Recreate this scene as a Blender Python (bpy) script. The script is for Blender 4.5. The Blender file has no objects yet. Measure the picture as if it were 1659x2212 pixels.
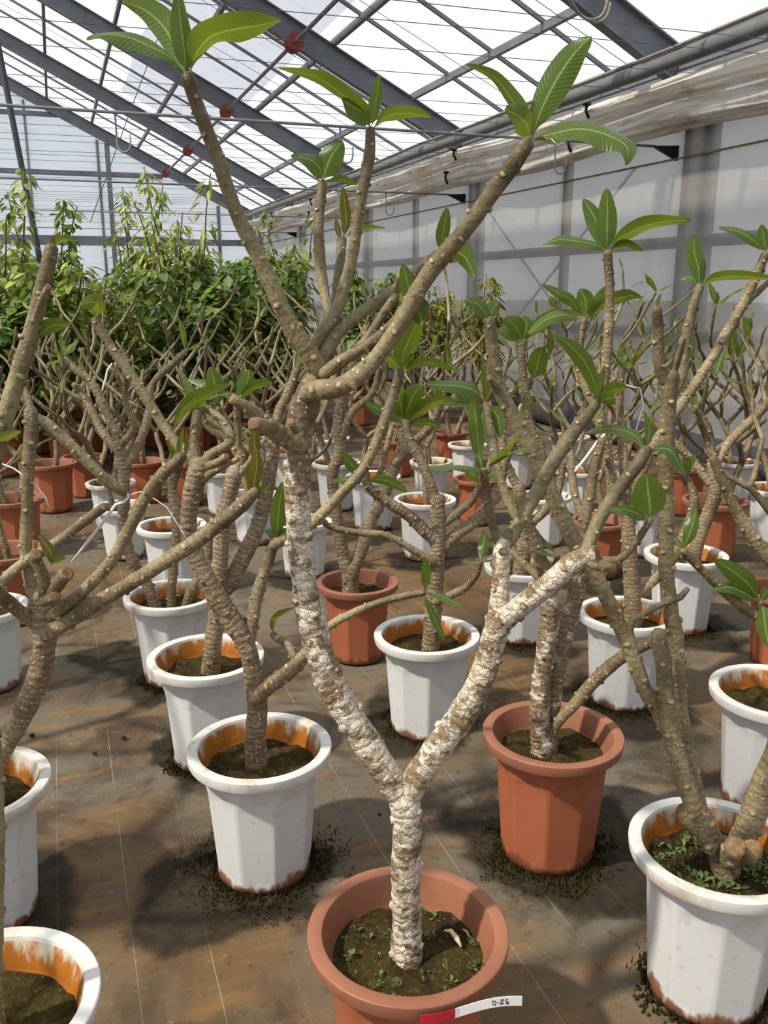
import bpy, math, random
from mathutils import Vector, Matrix, noise, kdtree
R = random.Random(7)
SC = bpy.context.scene
C = SC.collection
# ---------------------------------------------------------------- camera
F, EYE, PITCH, YAW = 1900.0, 1.35, math.atan(486/1900), math.radians(20)
cp, sp, cy, sy = math.cos(PITCH), math.sin(PITCH), math.cos(YAW), math.sin(YAW)
cam = bpy.data.cameras.new('camera'); cam.sensor_fit = 'VERTICAL'; cam.sensor_height = 24
cam.lens = 24*F/2212; cam.clip_start = .02; cam.clip_end = 300
co = bpy.data.objects.new('camera', cam); C.objects.link(co)
co.location = (0, 0, EYE); co.rotation_euler = (math.pi/2-PITCH, 0, -YAW)
SC.camera = co
# ---------------------------------------------------------------- world, sun, exposure
w = bpy.data.worlds.new('sky'); SC.world = w; w.use_nodes = True
w.node_tree.nodes['Background'].inputs[0].default_value = (.90, .95, 1, 1)
w.node_tree.nodes['Background'].inputs[1].default_value = 1.13
sl = bpy.data.lights.new('sun_offscreen', 'SUN'); sl.energy = 5.6; sl.angle = math.radians(2.2); sl.color = (1, .91, .76)
so = bpy.data.objects.new('sun_offscreen', sl); C.objects.link(so); so.location = (-6, -1, 12)
so.rotation_euler = Vector((.62, .10, -.78)).to_track_quat('-Z', 'Y').to_euler()
vs = SC.view_settings; vs.view_transform = 'Standard'; vs.look = 'None'; vs.exposure = 0.0; vs.gamma = 1; vs.use_curve_mapping = False

# ---------------------------------------------------------------- geometry of sight: where a traced point stands at a given forward distance
def ray(x, y):
    a = (x-829.5)/F; b = (1106-y)/F; f = cp+sp*b
    return Vector((a*cy+f*sy, f*cy-a*sy, -sp+cp*b)), f
def W(x, y, g):
    r, f = ray(x, y); t = g/f
    return r*t+Vector((0, 0, EYE))
def scale_at(x, y, g): return g/ray(x, y)[1]/F
def at_z(x, y, z):
    r, f = ray(x, y); t = (z-EYE)/r.z
    return r*t+Vector((0, 0, EYE)), t
def fwd(p): return p.x*sy+p.y*cy
FW = Vector((sy, cy, 0)); RT = Vector((cy, -sy, 0))

# ---------------------------------------------------------------- materials
def srgb(r, g, b):
    f = lambda c: (c/255/12.92 if c/255 <= .04045 else ((c/255+.055)/1.055)**2.4)
    return (f(r), f(g), f(b), 1)
class N:
    def __init__(s, name):
        s.m = bpy.data.materials.new(name); s.m.use_nodes = True; s.t = s.m.node_tree; s.t.nodes.clear()
        s.out = s.n('ShaderNodeOutputMaterial')
    def n(s, k, **kw):
        x = s.t.nodes.new(k)
        for a, v in kw.items():
            if a.startswith('i_'):
                key = a[2:]; key = int(key) if key.isdigit() else key.replace('_', ' ')
                s.set(x, key, v)
            else: setattr(x, a, v)
        return x
    def set(s, x, key, v):
        i = x.inputs[key]
        if hasattr(v, 'is_output') or isinstance(v, bpy.types.NodeSocket): s.t.links.new(v, i)
        else: i.default_value = v
    def coord(s, k='Object', scale=None):
        o = s.n('ShaderNodeTexCoord').outputs[k]
        if scale: o = s.n('ShaderNodeMapping', i_Vector=o, i_Scale=scale).outputs[0]
        return o
    def noise(s, v, sc, det=3, rough=.55, dist=0):
        return s.n('ShaderNodeTexNoise', i_Vector=v, i_Scale=sc, i_Detail=det, i_Roughness=rough, i_Distortion=dist).outputs[0]
    def ramp(s, v, a, b, lo=0., hi=1.):
        return s.n('ShaderNodeMapRange', interpolation_type='SMOOTHSTEP', i_Value=v, i_1=a, i_2=b, i_3=lo, i_4=hi).outputs[0]
    def mix(s, f, a, b, mode='MIX'):
        x = s.n('ShaderNodeMix', data_type='RGBA', blend_type=mode)
        s.set(x, 0, f); s.set(x, 6, a); s.set(x, 7, b)
        return x.outputs[2]
    def math(s, op, a, b=0., clamp=False):
        return s.n('ShaderNodeMath', operation=op, use_clamp=clamp, i_0=a, i_1=b).outputs[0]
    def attr(s, nm): return s.n('ShaderNodeAttribute', attribute_name=nm)
    def bump(s, h, st=.3, d=.005): return s.n('ShaderNodeBump', i_Height=h, i_Strength=st, i_Distance=d).outputs[0]
    def bsdf(s, col, rough=.6, spec=.4, normal=None, metal=0.):
        p = s.n('ShaderNodeBsdfPrincipled'); s.set(p, 'Base Color', col); s.set(p, 'Roughness', rough)
        s.set(p, 'Specular IOR Level', spec); s.set(p, 'Metallic', metal)
        if normal is not None: s.set(p, 'Normal', normal)
        return p.outputs[0]
    def shmix(s, f, a, b):
        x = s.n('ShaderNodeMixShader'); s.set(x, 0, f); s.set(x, 1, a); s.set(x, 2, b); return x.outputs[0]
    def done(s, sh): s.t.links.new(sh, s.out.inputs[0]); return s.m
M = {}
def plain(nm, c, rough=.6, spec=.4, var=.12, sc=8., metal=0.):
    n = N(nm); v = n.noise(n.coord(), sc, 4)
    d = tuple(x*(1-var*2.2) for x in c[:3])+(1,); M[nm] = n.done(n.bsdf(n.mix(n.ramp(v, .3, .7), d, c), rough, spec, metal=metal))
def bark(nm, young, old, lich, amount):
    n = N(nm); c = n.coord(); age = n.attr('age').outputs['Fac']; s_ = n.attr('s').outputs['Fac']
    n1 = n.noise(c, 42, 5, .65); n2 = n.noise(c, 11, 4, .6); n3 = n.noise(c, 150, 3, .6); n4 = n.noise(n.coord('Object', (1, 1, 1.15)), 24, 6, .68)
    base = n.mix(age, young, old)
    base = n.mix(n.ramp(n2, .36, .64), base, n.mix(age, srgb(112, 100, 72), srgb(116, 96, 74)))
    base = n.mix(n.ramp(n1, .50, .68, 0, .75), base, n.mix(age, srgb(150, 140, 104), srgb(152, 130, 106)))
    band = n.math('SINE', n.math('ADD', n.math('MULTIPLY', s_, 420.), n.math('MULTIPLY', n1, 16.)))
    base = n.mix(n.math('MULTIPLY', n.ramp(band, .2, 1.), n.math('MULTIPLY', n.math('ADD', age, .15), .40)), base, srgb(70, 55, 40))
    base = n.mix(n.ramp(n3, .56, .70, 0, .65), base, srgb(64, 52, 38))
    base = n.mix(n.math('MULTIPLY', n.attr('tip').outputs['Fac'], .75), base, n.mix(n.ramp(n1, .4, .6), srgb(74, 62, 46), srgb(104, 90, 66)))
    vor = n.n('ShaderNodeTexVoronoi', feature='DISTANCE_TO_EDGE', i_Vector=n.n('ShaderNodeMapping', i_Vector=c, i_Scale=(1, 1, 1.1)).outputs[0], i_Scale=75.)
    crack = n.ramp(vor.outputs['Distance'], .02, .10)
    thr = n.math('ADD', n.math('MULTIPLY', n.math('SUBTRACT', 1.0, age), .34), .60-amount)
    mask = n.math('MULTIPLY', n.ramp(n.math('SUBTRACT', n.math('ADD', n.math('MULTIPLY', n4, .75), n.math('MULTIPLY', n2, .25)), thr), -.015, .035), n.math('ADD', n.math('MULTIPLY', crack, .35), .65))
    vs_ = n.n('ShaderNodeTexVoronoi', i_Vector=c, i_Scale=95.); sr = n.n('ShaderNodeSeparateColor', i_0=vs_.outputs['Color']).outputs[0]
    spot = n.math('MULTIPLY', n.ramp(n.math('ADD', vs_.outputs['Distance'], n.math('MULTIPLY', n3, .3)), .36, .48, 1, 0), n.math('MULTIPLY', n.ramp(sr, .55, .62, 0, .85), n.math('ADD', n.math('MULTIPLY', age, .75), .25)))
    mask = n.math('MAXIMUM', mask, spot)
    wcol = n.mix(n.ramp(n1, .35, .65), lich, srgb(178, 163, 142))
    col = n.mix(mask, base, wcol)
    h = n.math('ADD', n.math('MULTIPLY', mask, .9), n.math('ADD', n.math('MULTIPLY', n1, 1.2), n.math('ADD', n.math('MULTIPLY', n3, .5), n.math('MULTIPLY', n.math('MULTIPLY', band, age), -.3))))
    M[nm] = n.done(n.bsdf(col, n.math('ADD', n.math('MULTIPLY', age, .25), .52), .34, n.bump(h, .75, .004)))
bark('bark_lichen', srgb(144, 134, 100), srgb(142, 120, 94), srgb(216, 208, 193), .135)
bark('bark', srgb(148, 137, 104), srgb(152, 134, 110), srgb(206, 196, 178), .065)
bark('bark_back', srgb(148, 137, 104), srgb(152, 134, 110), srgb(206, 196, 178), .085)
plain('scar', srgb(204, 184, 140), .8, .2, .25, 60)
plain('scar_dull', srgb(184, 164, 130), .8, .2, .25, 60)
plain('cut_wood', srgb(140, 112, 82), .8, .2, .25, 90)
def leafmat(nm, top, low, rib, trans, gloss=.26):
    n = N(nm); uv = n.n('ShaderNodeSeparateXYZ', i_0=n.coord('UV')); u, v = uv.outputs[0], uv.outputs[1]
    av = n.math('ABSOLUTE', n.math('SUBTRACT', v, .5))
    ri = n.ramp(av, .018, .05, 1, 0)
    vein = n.math('SINE', n.math('MULTIPLY', n.math('SUBTRACT', u, n.math('MULTIPLY', av, .22)), 150.))
    rnd = n.n('ShaderNodeObjectInfo').outputs['Random']
    c = n.mix(n.math('MULTIPLY', n.noise(n.coord(), 14, 3), n.math('ADD', n.math('MULTIPLY', rnd, .9), .35)), top, low)
    c = n.mix(n.ramp(vein, .75, 1., 0, .13), c, rib)
    c = n.mix(n.math('MULTIPLY', ri, .85), c, rib)
    nb = n.bump(n.math('ADD', n.math('MULTIPLY', vein, -.5), n.math('MULTIPLY', ri, 1.)), .18, .003)
    p = n.bsdf(c, gloss, .45, nb)
    tr = n.n('ShaderNodeBsdfTranslucent'); n.set(tr, 0, n.mix(.5, c, (trans[0], trans[1], trans[2], 1)))
    M[nm] = n.done(n.shmix(.45, p, tr.outputs[0]))
leafmat('leaf', srgb(58, 94, 42), srgb(100, 118, 44), srgb(158, 170, 94), srgb(152, 162, 34))
leafmat('leaf_young', srgb(92, 84, 36), srgb(116, 112, 40), srgb(196, 190, 104), srgb(150, 130, 40))
def shrubmat(nm, cols):
    n = N(nm); r = n.n('ShaderNodeNewGeometry').outputs['Random Per Island']
    c = n.mix(n.ramp(r, .0, .5), cols[0], cols[1]); c = n.mix(n.ramp(r, .55, 1.), c, cols[2])
    c = n.mix(n.math('MULTIPLY', n.n('ShaderNodeObjectInfo').outputs['Random'], .35), c, cols[0])
    tr = n.n('ShaderNodeBsdfTranslucent'); n.set(tr, 0, c)
    M[nm] = n.done(n.shmix(.35, n.bsdf(c, .42, .4), tr.outputs[0]))
shrubmat('foliage_dark', (srgb(66, 94, 48), srgb(100, 130, 60), srgb(144, 166, 84)))
shrubmat('foliage_mid', (srgb(92, 116, 48), srgb(128, 148, 62), srgb(172, 182, 88)))
shrubmat('foliage_pale', (srgb(128, 146, 74), srgb(164, 176, 100), srgb(192, 192, 110)))
shrubmat('foliage_gold', (srgb(96, 112, 34), srgb(150, 142, 50), srgb(164, 116, 44)))
plain('stem', srgb(112, 92, 66), .8, .2, .2, 30)
def potmat(nm, base, dirt, rimtint, foot):
    n = N(nm); c = n.coord(); z = n.n('ShaderNodeSeparateXYZ', i_0=c).outputs[2]
    rnd = n.n('ShaderNodeObjectInfo').outputs['Random']
    nz = n.noise(n.coord('Object', (7, 7, 4)), 3.6, 4, .65); nf = n.noise(c, 45, 3)
    col = n.mix(n.ramp(n.noise(c, 6, 3), .4, .75, 0, .35), base, rimtint)
    col = n.mix(n.ramp(nf, .60, .78, 0, .25), col, dirt)
    lo = n.ramp(n.math('SUBTRACT', z, n.math('MULTIPLY', n.math('ADD', n.math('SUBTRACT', nz, .33), n.math('MULTIPLY', rnd, .05)), .085)), -.004, .016, 1, 0)
    col = n.mix(n.math('MULTIPLY', lo, foot), col, dirt)
    M[nm] = n.done(n.bsdf(col, .42, .35))
potmat('pot_white', srgb(206, 208, 210), srgb(124, 74, 38), srgb(198, 196, 190), .95)
potmat('pot_clay', srgb(160, 93, 65), srgb(96, 60, 40), srgb(148, 90, 66), .8)
plain('rim_clay', srgb(148, 98, 76), .5, .3, .08, 7)
n = N('rim_white'); c = n.coord(); v = n.noise(c, 16, 4, .65); rnd = n.n('ShaderNodeObjectInfo').outputs['Random']
M['rim_white'] = n.done(n.bsdf(n.mix(n.math('MULTIPLY', n.ramp(v, .4, .7), n.math('ADD', n.math('MULTIPLY', rnd, .7), .15)), srgb(210, 210, 207), srgb(178, 162, 142)), .5, .35))
n = N('inside_rust'); c = n.coord(); z = n.n('ShaderNodeSeparateXYZ', i_0=c).outputs[2]; rnd = n.n('ShaderNodeObjectInfo').outputs['Random']
v = n.noise(n.coord('Object', (9, 9, 3)), 2.6, 4, .6)
am = n.ramp(n.math('ADD', v, n.math('MULTIPLY', n.math('SUBTRACT', .315, z), 5.)), .44, .62)
am = n.math('MULTIPLY', am, n.ramp(rnd, .08, .3))
M['inside_rust'] = n.done(n.bsdf(n.mix(am, srgb(196, 190, 172), n.mix(n.noise(c, 30, 3), srgb(138, 80, 28), srgb(176, 110, 36))), .5, .35))
def ground(nm, a, b, c3, sc):
    n = N(nm); c = n.coord(); v = n.noise(c, sc, 5, .65); v2 = n.noise(c, sc*4.5, 4, .7)
    col = n.mix(n.ramp(v, .38, .62), a, b); col = n.mix(n.ramp(v2, .52, .70), col, c3)
    M[nm] = n.done(n.bsdf(col, .95, .15, n.bump(v2, .9, .012)))
ground('soil', srgb(46, 35, 22), srgb(62, 56, 24), srgb(100, 76, 48), 20)
ground('moss', srgb(34, 30, 16), srgb(56, 54, 22), srgb(84, 64, 34), 26)
n = N('mat'); c = n.coord('Object'); x = n.n('ShaderNodeSeparateXYZ', i_0=c).outputs[0]
v1 = n.noise(c, .9, 4, .6); v2 = n.noise(c, 3.1, 5, .65, .6); v3 = n.noise(c, 26, 4, .7); v4 = n.noise(n.coord('Object', (1.2, 5, 1)), 3.5, 4, .6)
dirt = n.attr('dirt').outputs['Fac']
col = n.mix(n.ramp(v1, .40, .62), srgb(98, 92, 80), srgb(98, 76, 50))
col = n.mix(n.ramp(v4, .48, .70, 0, .7), col, srgb(126, 92, 54))
col = n.mix(n.ramp(v2, .48, .66, 0, .75), col, srgb(54, 43, 29))
col = n.mix(n.ramp(v3, .55, .72, 0, .6), col, srgb(56, 46, 36))
col = n.mix(n.ramp(n.noise(c, 70, 3), .64, .74, 0, .5), col, srgb(140, 126, 106))
col = n.mix(n.ramp(n.math('ADD', dirt, n.math('MULTIPLY', n.math('SUBTRACT', v2, .5), 1.3)), .35, .75, 0, .92), col, n.mix(n.ramp(v3, .35, .65), srgb(22, 19, 13), srgb(44, 38, 22)))
ph = n.math('FRACT', n.math('DIVIDE', n.math('ADD', x, .11+.0753+.1506*60), .1506))
ln = n.ramp(n.math('ABSOLUTE', n.math('SUBTRACT', ph, .5)), .004, .009, 1, 0)
ln = n.math('MULTIPLY', ln, n.math('MULTIPLY', n.ramp(n.noise(c, 1.9, 3), .42, .60, .04, .32), n.ramp(dirt, .3, .8, 1, .25)))
col = n.mix(ln, col, srgb(184, 190, 168))
weave = n.n('ShaderNodeTexWave', i_Vector=c, i_Scale=60., bands_direction='Y').outputs[1]
M['mat'] = n.done(n.bsdf(col, .8, .3, n.bump(n.math('ADD', v3, n.math('MULTIPLY', weave, .15)), .35, .004)))
plain('outdoor_ground', srgb(120, 116, 104), .9, .1, .2, 2)
def film(nm, col, transp, trl, sc=(2, 2, 2), stain=None):
    n = N(nm); c = n.coord('Object', sc); v = n.noise(c, 2.5, 5, .65)
    cc = n.mix(n.ramp(v, .45, .75, 0, .8), col, stain or tuple(k*.8 for k in col[:3])+(1,))
    d = n.bsdf(cc, .35, .4); t = n.n('ShaderNodeBsdfTranslucent'); n.set(t, 0, cc)
    s = n.shmix(trl, d, t.outputs[0]); tr = n.n('ShaderNodeBsdfTransparent'); n.set(tr, 0, (1, 1, 1, 1))
    M[nm] = n.done(n.shmix(transp, s, tr.outputs[0]))
film('film_roof', (.9, .93, .97, 1), .86, .9)
film('film_end', (.72, .76, .84, 1), .30, .72, (.6, 1, 3))
film('film_wall', (.36, .348, .335, 1), .12, .45, (1, .5, 2.2), (.30, .288, .27, 1))
film('shade_cloth', (.50, .52, .58, 1), .15, .75)
n = N('curtain'); c = n.coord('Object', (6, .7, 6)); v = n.noise(c, 2.2, 5, .62, .5); v2 = n.noise(n.coord('Object', (3, 1.2, 9)), 1.6, 4)
cc = n.mix(n.ramp(v, .46, .66), srgb(238, 236, 232), srgb(206, 192, 174)); cc = n.mix(n.ramp(v2, .60, .74, 0, .7), cc, srgb(150, 122, 84))
t = n.n('ShaderNodeBsdfTranslucent'); n.set(t, 0, cc)
M['curtain'] = n.done(n.shmix(.35, n.bsdf(cc, .38, .45, n.bump(v, .5, .03)), t.outputs[0]))
plain('steel', srgb(112, 116, 124), .55, .4, .10, 3)
plain('steel_light', srgb(138, 142, 148), .5, .4, .10, 3)
plain('steel_dark', srgb(72, 74, 80), .6, .3, .10, 3)
plain('outer_post', srgb(96, 96, 100), .7, .3, .1, 3)
plain('pipe_grey', srgb(104, 106, 108), .4, .4, .08, 5)
plain('cable_beige', srgb(138, 132, 122), .6, .3, .1, 20)
plain('wire', srgb(84, 84, 88), .5, .4, .05, 5)
plain('black_rubber', srgb(38, 36, 36), .6, .3, .1, 20)
plain('pulley_red', srgb(140, 66, 52), .6, .3, .1, 12)
plain('trim_stain', srgb(128, 112, 78), .7, .3, .25, 9)
plain('trim_pale', srgb(196, 190, 178), .7, .3, .2, 6)
plain('tie_white', srgb(236, 236, 238), .4, .4, .03, 20)
plain('tag_red', srgb(186, 38, 58), .4, .4, .03, 20)
plain('ink', srgb(40, 36, 48), .7, .2, .03, 20)
plain('net_dark', srgb(76, 76, 80), .8, .2, .2, 60)
plain('weed_green', srgb(88, 110, 58), .6, .3, .2, 60)
plain('dry_bit', srgb(206, 192, 158), .8, .2, .1, 40)

# ---------------------------------------------------------------- object helpers
def new_mesh(nm, v, f, mats, mi=None, smooth=True, attrs=None, uv=None):
    m = bpy.data.meshes.new(nm); m.from_pydata([tuple(q) for q in v], [], f)
    for k in (mats if isinstance(mats, (list, tuple)) else [mats]): m.materials.append(M[k])
    if mi: m.polygons.foreach_set('material_index', mi)
    if smooth: m.polygons.foreach_set('use_smooth', [True]*len(f))
    for a, vals in (attrs or {}).items():
        m.attributes.new(a, 'FLOAT', 'POINT').data.foreach_set('value', vals)
    if uv:
        l = m.uv_layers.new(name='UVMap'); flat = []
        for lp in m.loops: flat += uv[lp.vertex_index]
        l.data.foreach_set('uv', flat)
    m.update(); return m
def link(nm, mesh, parent=None, loc=None, mat=None):
    o = bpy.data.objects.new(nm, mesh); C.objects.link(o)
    if parent: o.parent = parent
    if loc is not None: o.location = loc
    if mat is not None: o.matrix_local = mat
    return o
def empty(nm, loc=(0, 0, 0)):
    o = bpy.data.objects.new(nm, None); C.objects.link(o); o.location = loc; o.empty_display_size = .1; return o
def tag(o, label=None, cat=None, group=None, kind=None):
    for k, v in (('label', label), ('category', cat), ('group', group), ('kind', kind)):
        if v: o[k] = v
    return o
class MB:
    def __init__(s): s.v = []; s.f = []; s.mi = []
    def add(s, v, f, mi=0):
        b = len(s.v); s.v += v; s.f += [tuple(i+b for i in q) for q in f]; s.mi += [mi]*len(f)
    def box(s, a, b, wid, hei, up=Vector((0, 0, 1)), mi=0):
        a = Vector(a); b = Vector(b); d = (b-a).normalized(); sd = d.cross(up).normalized(); u = sd.cross(d)
        v = [p+sd*i*wid/2+u*j*hei/2 for p in (a, b) for i, j in ((-1, -1), (1, -1), (1, 1), (-1, 1))]
        s.add(v, [(0, 1, 2, 3), (7, 6, 5, 4), (0, 4, 5, 1), (1, 5, 6, 2), (2, 6, 7, 3), (3, 7, 4, 0)], mi)
    def tube(s, pts, r, n=8, mi=0, cap=True):
        pts = [Vector(p) for p in pts]; rs = r if isinstance(r, (list, tuple)) else [r]*len(pts); v = []; f = []
        d = (pts[1]-pts[0]).normalized(); sd = d.orthogonal().normalized()
        for i, p in enumerate(pts):
            d = (pts[min(i+1, len(pts)-1)]-pts[max(i-1, 0)]).normalized(); sd = (sd-d*sd.dot(d)).normalized(); u = d.cross(sd)
            v += [p+(sd*math.cos(k*2*math.pi/n)+u*math.sin(k*2*math.pi/n))*rs[i] for k in range(n)]
        for i in range(len(pts)-1):
            f += [(i*n+k, i*n+(k+1) % n, (i+1)*n+(k+1) % n, (i+1)*n+k) for k in range(n)]
        if cap: f += [tuple(range(n-1, -1, -1)), tuple((len(pts)-1)*n+k for k in range(n))]
        s.add(v, f, mi)
    def obj(s, nm, mats, parent=None, smooth=False, loc=None):
        off = Vector(loc) if loc is not None else Vector((0, 0, 0))
        return link(nm, new_mesh(nm, [q-off for q in s.v], s.f, mats, s.mi, smooth), parent, loc)

# ================================================================ the setting: greenhouse shell
XE, ZE, XR, SL = 4.9, 3.10, -2.0, .5
YE, YN = 23.55, -5.0
def rz(x): return ZE+SL*((XE-x) if x >= XR else (x-(2*XR-XE)))
g = MB(); g.add([Vector(q) for q in ((-60, -40, -.06), (60, -40, -.06), (60, 90, -.06), (-60, 90, -.06))], [(0, 1, 2, 3)])
tag(g.obj('outside_ground', 'outdoor_ground'), 'grey ground outside the greenhouse film', 'ground', kind='structure')
XL = 2*XR-5.0
def steps(a, b, fa, fb, fine, coarse):
    out = [a]
    while out[-1] < b-1e-6: out.append(min(b, out[-1]+(fine if fa <= out[-1] < fb else coarse)))
    return out
FX, FY = steps(XL, 5.0, -1.0, 3.2, .04, .3), steps(YN, YE, .4, 5.2, .04, .3)
GRIME = ((.20, 1.76, .20), (.36, 1.80, .26), (.95, 2.35, .24), (1.05, 1.66, .30), (.32, 2.40, .22), (.27, 2.95, .22), (1.66, 2.25, .28), (2.3, 2.75, .28), 
         (1.6, 2.85, .25), (1.65, 3.95, .22), (1.55, 4.5, .22), (1.0, 3.9, .22), (2.3, 3.4, .25), (-.25, 1.9, .25), (.15, 3.2, .22))
v = []; dirt = []
for Y in FY:
    for X in FX:
        v.append(Vector((X, Y, .006*(noise.noise(Vector((X*1.3, Y*1.3, 3)))-.6)))); d_ = 0
        if -1.2 < X < 3.4 and .2 < Y < 5.4:
            wob = .10*noise.noise(Vector((X*5, Y*5, 0)))+.05*noise.noise(Vector((X*14, Y*14, 2)))
            for gx, gy, gr_ in GRIME: d_ = max(d_, 1-max(0, math.hypot(X-gx, Y-gy)+wob-gr_*.55)/(gr_*.6))
        dirt.append(max(0., d_))
nx = len(FX); f = [(j*nx+i, j*nx+i+1, (j+1)*nx+i+1, (j+1)*nx+i) for j in range(len(FY)-1) for i in range(nx-1)]
tag(link('floor', new_mesh('floor', v, f, 'mat', None, True, {'dirt': dirt})), 'brown stained woven weed mat floor with thin pale lines', 'floor', kind='structure')
ceil = tag(empty('ceiling', (XR, 0, ZE)), 'pitched translucent film greenhouse roof on grey steel rafters', 'ceiling', kind='structure')
CO = Vector((XR, 0, ZE))
def cpart(mb, nm, mats, smooth=False): 
    return link(nm, new_mesh(nm, [q-CO for q in mb.v], mb.f, mats, mb.mi, smooth), ceil)
RY = [-1.85, 2.35, 6.55, 10.72, 14.9, 19.2, 23.4]
XW = 2*XR-XE
for y in RY:
    for sgn in (1, -1):
        xa = XE+.05 if sgn == 1 else XW-.05
        a = Vector((xa, y, rz(xa) if sgn == 1 else ZE-.025)); b = Vector((XR, y, rz(XR))); m = MB()
        up = (b-a).cross(Vector((0, 1, 0))).normalized(); up = up if up.z > 0 else -up
        m.box(a, b, .012, .24, up); m.box(a+up*.12, b+up*.12, .11, .014, up); m.box(a-up*.12, b-up*.12, .11, .014, up)
        cpart(m, 'rafter', 'steel')
for x in (4.28, 3.28, 2.2, 1.18, .22, -.85, -1.9, -3.2, -4.8, -6.4, -8.2):
    m = MB(); m.box((x, YN, rz(x)+.17), (x, YE, rz(x)+.17), .05, .07); cpart(m, 'purlin', 'steel')
ys = [YN]+RY
for i in range(len(ys)-1):
    for xa in (XE+.1, XW-.1):
        for k in (1, 2, 3):
            y = ys[i]+(ys[i+1]-ys[i])*k/4; m = MB()
            m.box((xa, y, ZE+.15), (XR, y, rz(XR)+.2), .03, .035); cpart(m, 'glazing_bar', 'steel')
for i in range(len(ys)):
    ya = ys[i]; yb = ys[i+1] if i < len(ys)-1 else YE
    if yb-ya < .05: continue
    for xa in (XE+.16, XW-.16):
        m = MB(); m.add([Vector((xa, ya, ZE+.17)), Vector((xa, yb, ZE+.17)), Vector((XR, yb, rz(XR)+.235)), Vector((XR, ya, rz(XR)+.235))], [(0, 1, 2, 3)])
        cpart(m, 'film_sheet', 'film_roof')
m = MB(); m.box((XE+.05, YN, ZE+.06), (XE+.05, YE, ZE+.06), .05, .20); cpart(m, 'eave_beam', 'steel')
m = MB(); m.box((XW-.05, YN, ZE+.06), (XW-.05, YE, ZE+.06), .05, .20); cpart(m, 'eave_beam', 'steel')
# drawn shade cloth under the roof
m = MB(); nY = 40; vv = []
for j in range(nY+1):
    y = 5.0+(19.0-5.0)*j/nY
    for i in range(13):
        x = 1.55+(3.16-1.55)*i/12
        if i == 0: x += .09*noise.noise(Vector((0, y*.6, 1)))
        vv.append(Vector((x, y, rz(x)+.231+.004*noise.noise(Vector((x*3, y*.8, 2))))))
m.add(vv, [(j*13+i, j*13+i+1, (j+1)*13+i+1, (j+1)*13+i) for j in range(nY) for i in range(12)])
tag(m.obj('shade_cloth', 'shade_cloth', smooth=True), 'white shade cloth drawn under the film roof between purlins', 'shade cloth')
# right wall
RODZ = 2.475
wr = tag(empty('wall_right', (5, 9, 0)), 'grey translucent film side wall with stained top rail', 'wall', kind='structure'); WO = Vector((5, 9, 0))
def wpart(mb, nm, mats, smooth=False, root=None, off=None):
    return link(nm, new_mesh(nm, [q-(off or WO) for q in mb.v], mb.f, mats, mb.mi, smooth), root or wr)
m = MB(); vv = []; NY, NZ = 120, 16
for j in range(NY+1):
    for i in range(NZ+1):
        y = YN+(YE-YN)*j/NY; z = 3.12*i/NZ
        vv.append(Vector((5+.012*noise.noise(Vector((y*.9+z*.8, z*1.2, 0))), y, z)))
m.add(vv, [(j*(NZ+1)+i, (j+1)*(NZ+1)+i, (j+1)*(NZ+1)+i+1, j*(NZ+1)+i+1) for j in range(NY) for i in range(NZ)])
wpart(m, 'film_sheet', 'film_wall', True)
m = MB(); m.box((4.97, YN, 2.385), (4.97, YE, 2.385), .02, .013); wpart(m, 'rail', 'trim_stain')
for y in RY:
    m = MB(); m.box((5.10, y-.1, 0), (5.10, y-.1, 3.0), .12, .16, Vector((0, 1, 0))); wpart(m, 'outer_post', 'outer_post')
    m = MB(); m.box((5.06, y-.36, 0), (5.06, y-.36, 2.9), .03, .14, Vector((0, 1, 0))); wpart(m, 'outer_post', 'outer_post')
    m = MB(); vv = [Vector((4.992, y+d, z)) for d in (-.02, .02) for z in (RODZ+.015, RODZ-.03, RODZ-.10)]+[Vector((4.74, y+d, RODZ+.002)) for d in (-.02, .02)]
    m.add(vv, [(0, 2, 6), (5, 3, 7), (0, 6, 7, 3), (2, 5, 7, 6), (0, 3, 5, 2)]); wpart(m, 'corner_bracket', 'black_rubber')
for y in (8.35, 12.5):
    m = MB(); m.box((5.05, y, 0), (5.05, y, 2.9), .04, .13, Vector((0, 1, 0))); wpart(m, 'outer_post', 'outer_post')
for a, b in (((5.05, 10.4, 2.4), (5.05, 7.2, .3)), ((5.05, 7.2, 2.4), (5.05, 10.4, .3))):
    m = MB(); m.tube([a, b], .014, 6); wpart(m, 'brace', 'outer_post')
for z in (1.72, .95):
    m = MB(); m.box((5.06, YN, z), (5.06, YE, z), .03, .10); wpart(m, 'outer_rail', 'outer_post')
# end wall
WB = Vector((0, YE, 0)); wb = tag(empty('wall_back', WB), 'white film gable end wall with grey steel beams', 'wall', kind='structure')
m = MB(); m.add([Vector(q) for q in ((XL, YE, 0), (5, YE, 0), (5, YE, ZE+.1), (XR, YE, rz(XR)+.2), (XL, YE, ZE+.1))], [(0, 1, 2, 3, 4)])
wpart(m, 'film_sheet', 'film_end', root=wb, off=WB)
for z, x0, x1, h, mt in ((2.44, XL, 3.05, .22, 'steel'), (2.44, 3.05, 5, .15, 'steel'), (3.97, XL, 2.75, .11, 'steel'), (5.24, XL, .42, .10, 'steel')):
    m = MB(); m.box((x0, YE-.1, z), (x1, YE-.1, z), .10, h); wpart(m, 'beam', mt, root=wb, off=WB)
for x, t, mt in ((1.48, .11, 'steel'), (1.27, .07, 'outer_post'), (-1.6, .11, 'steel'), (-.3, .06, 'outer_post'), (4.1, .08, 'outer_post')):
    m = MB(); off = -.12 if mt == 'steel' else .05
    m.box((x, YE+off, 0), (x, YE+off, rz(x)-.15), t, t, Vector((0, 1, 0))); wpart(m, 'post', mt, root=wb, off=WB)
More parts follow.
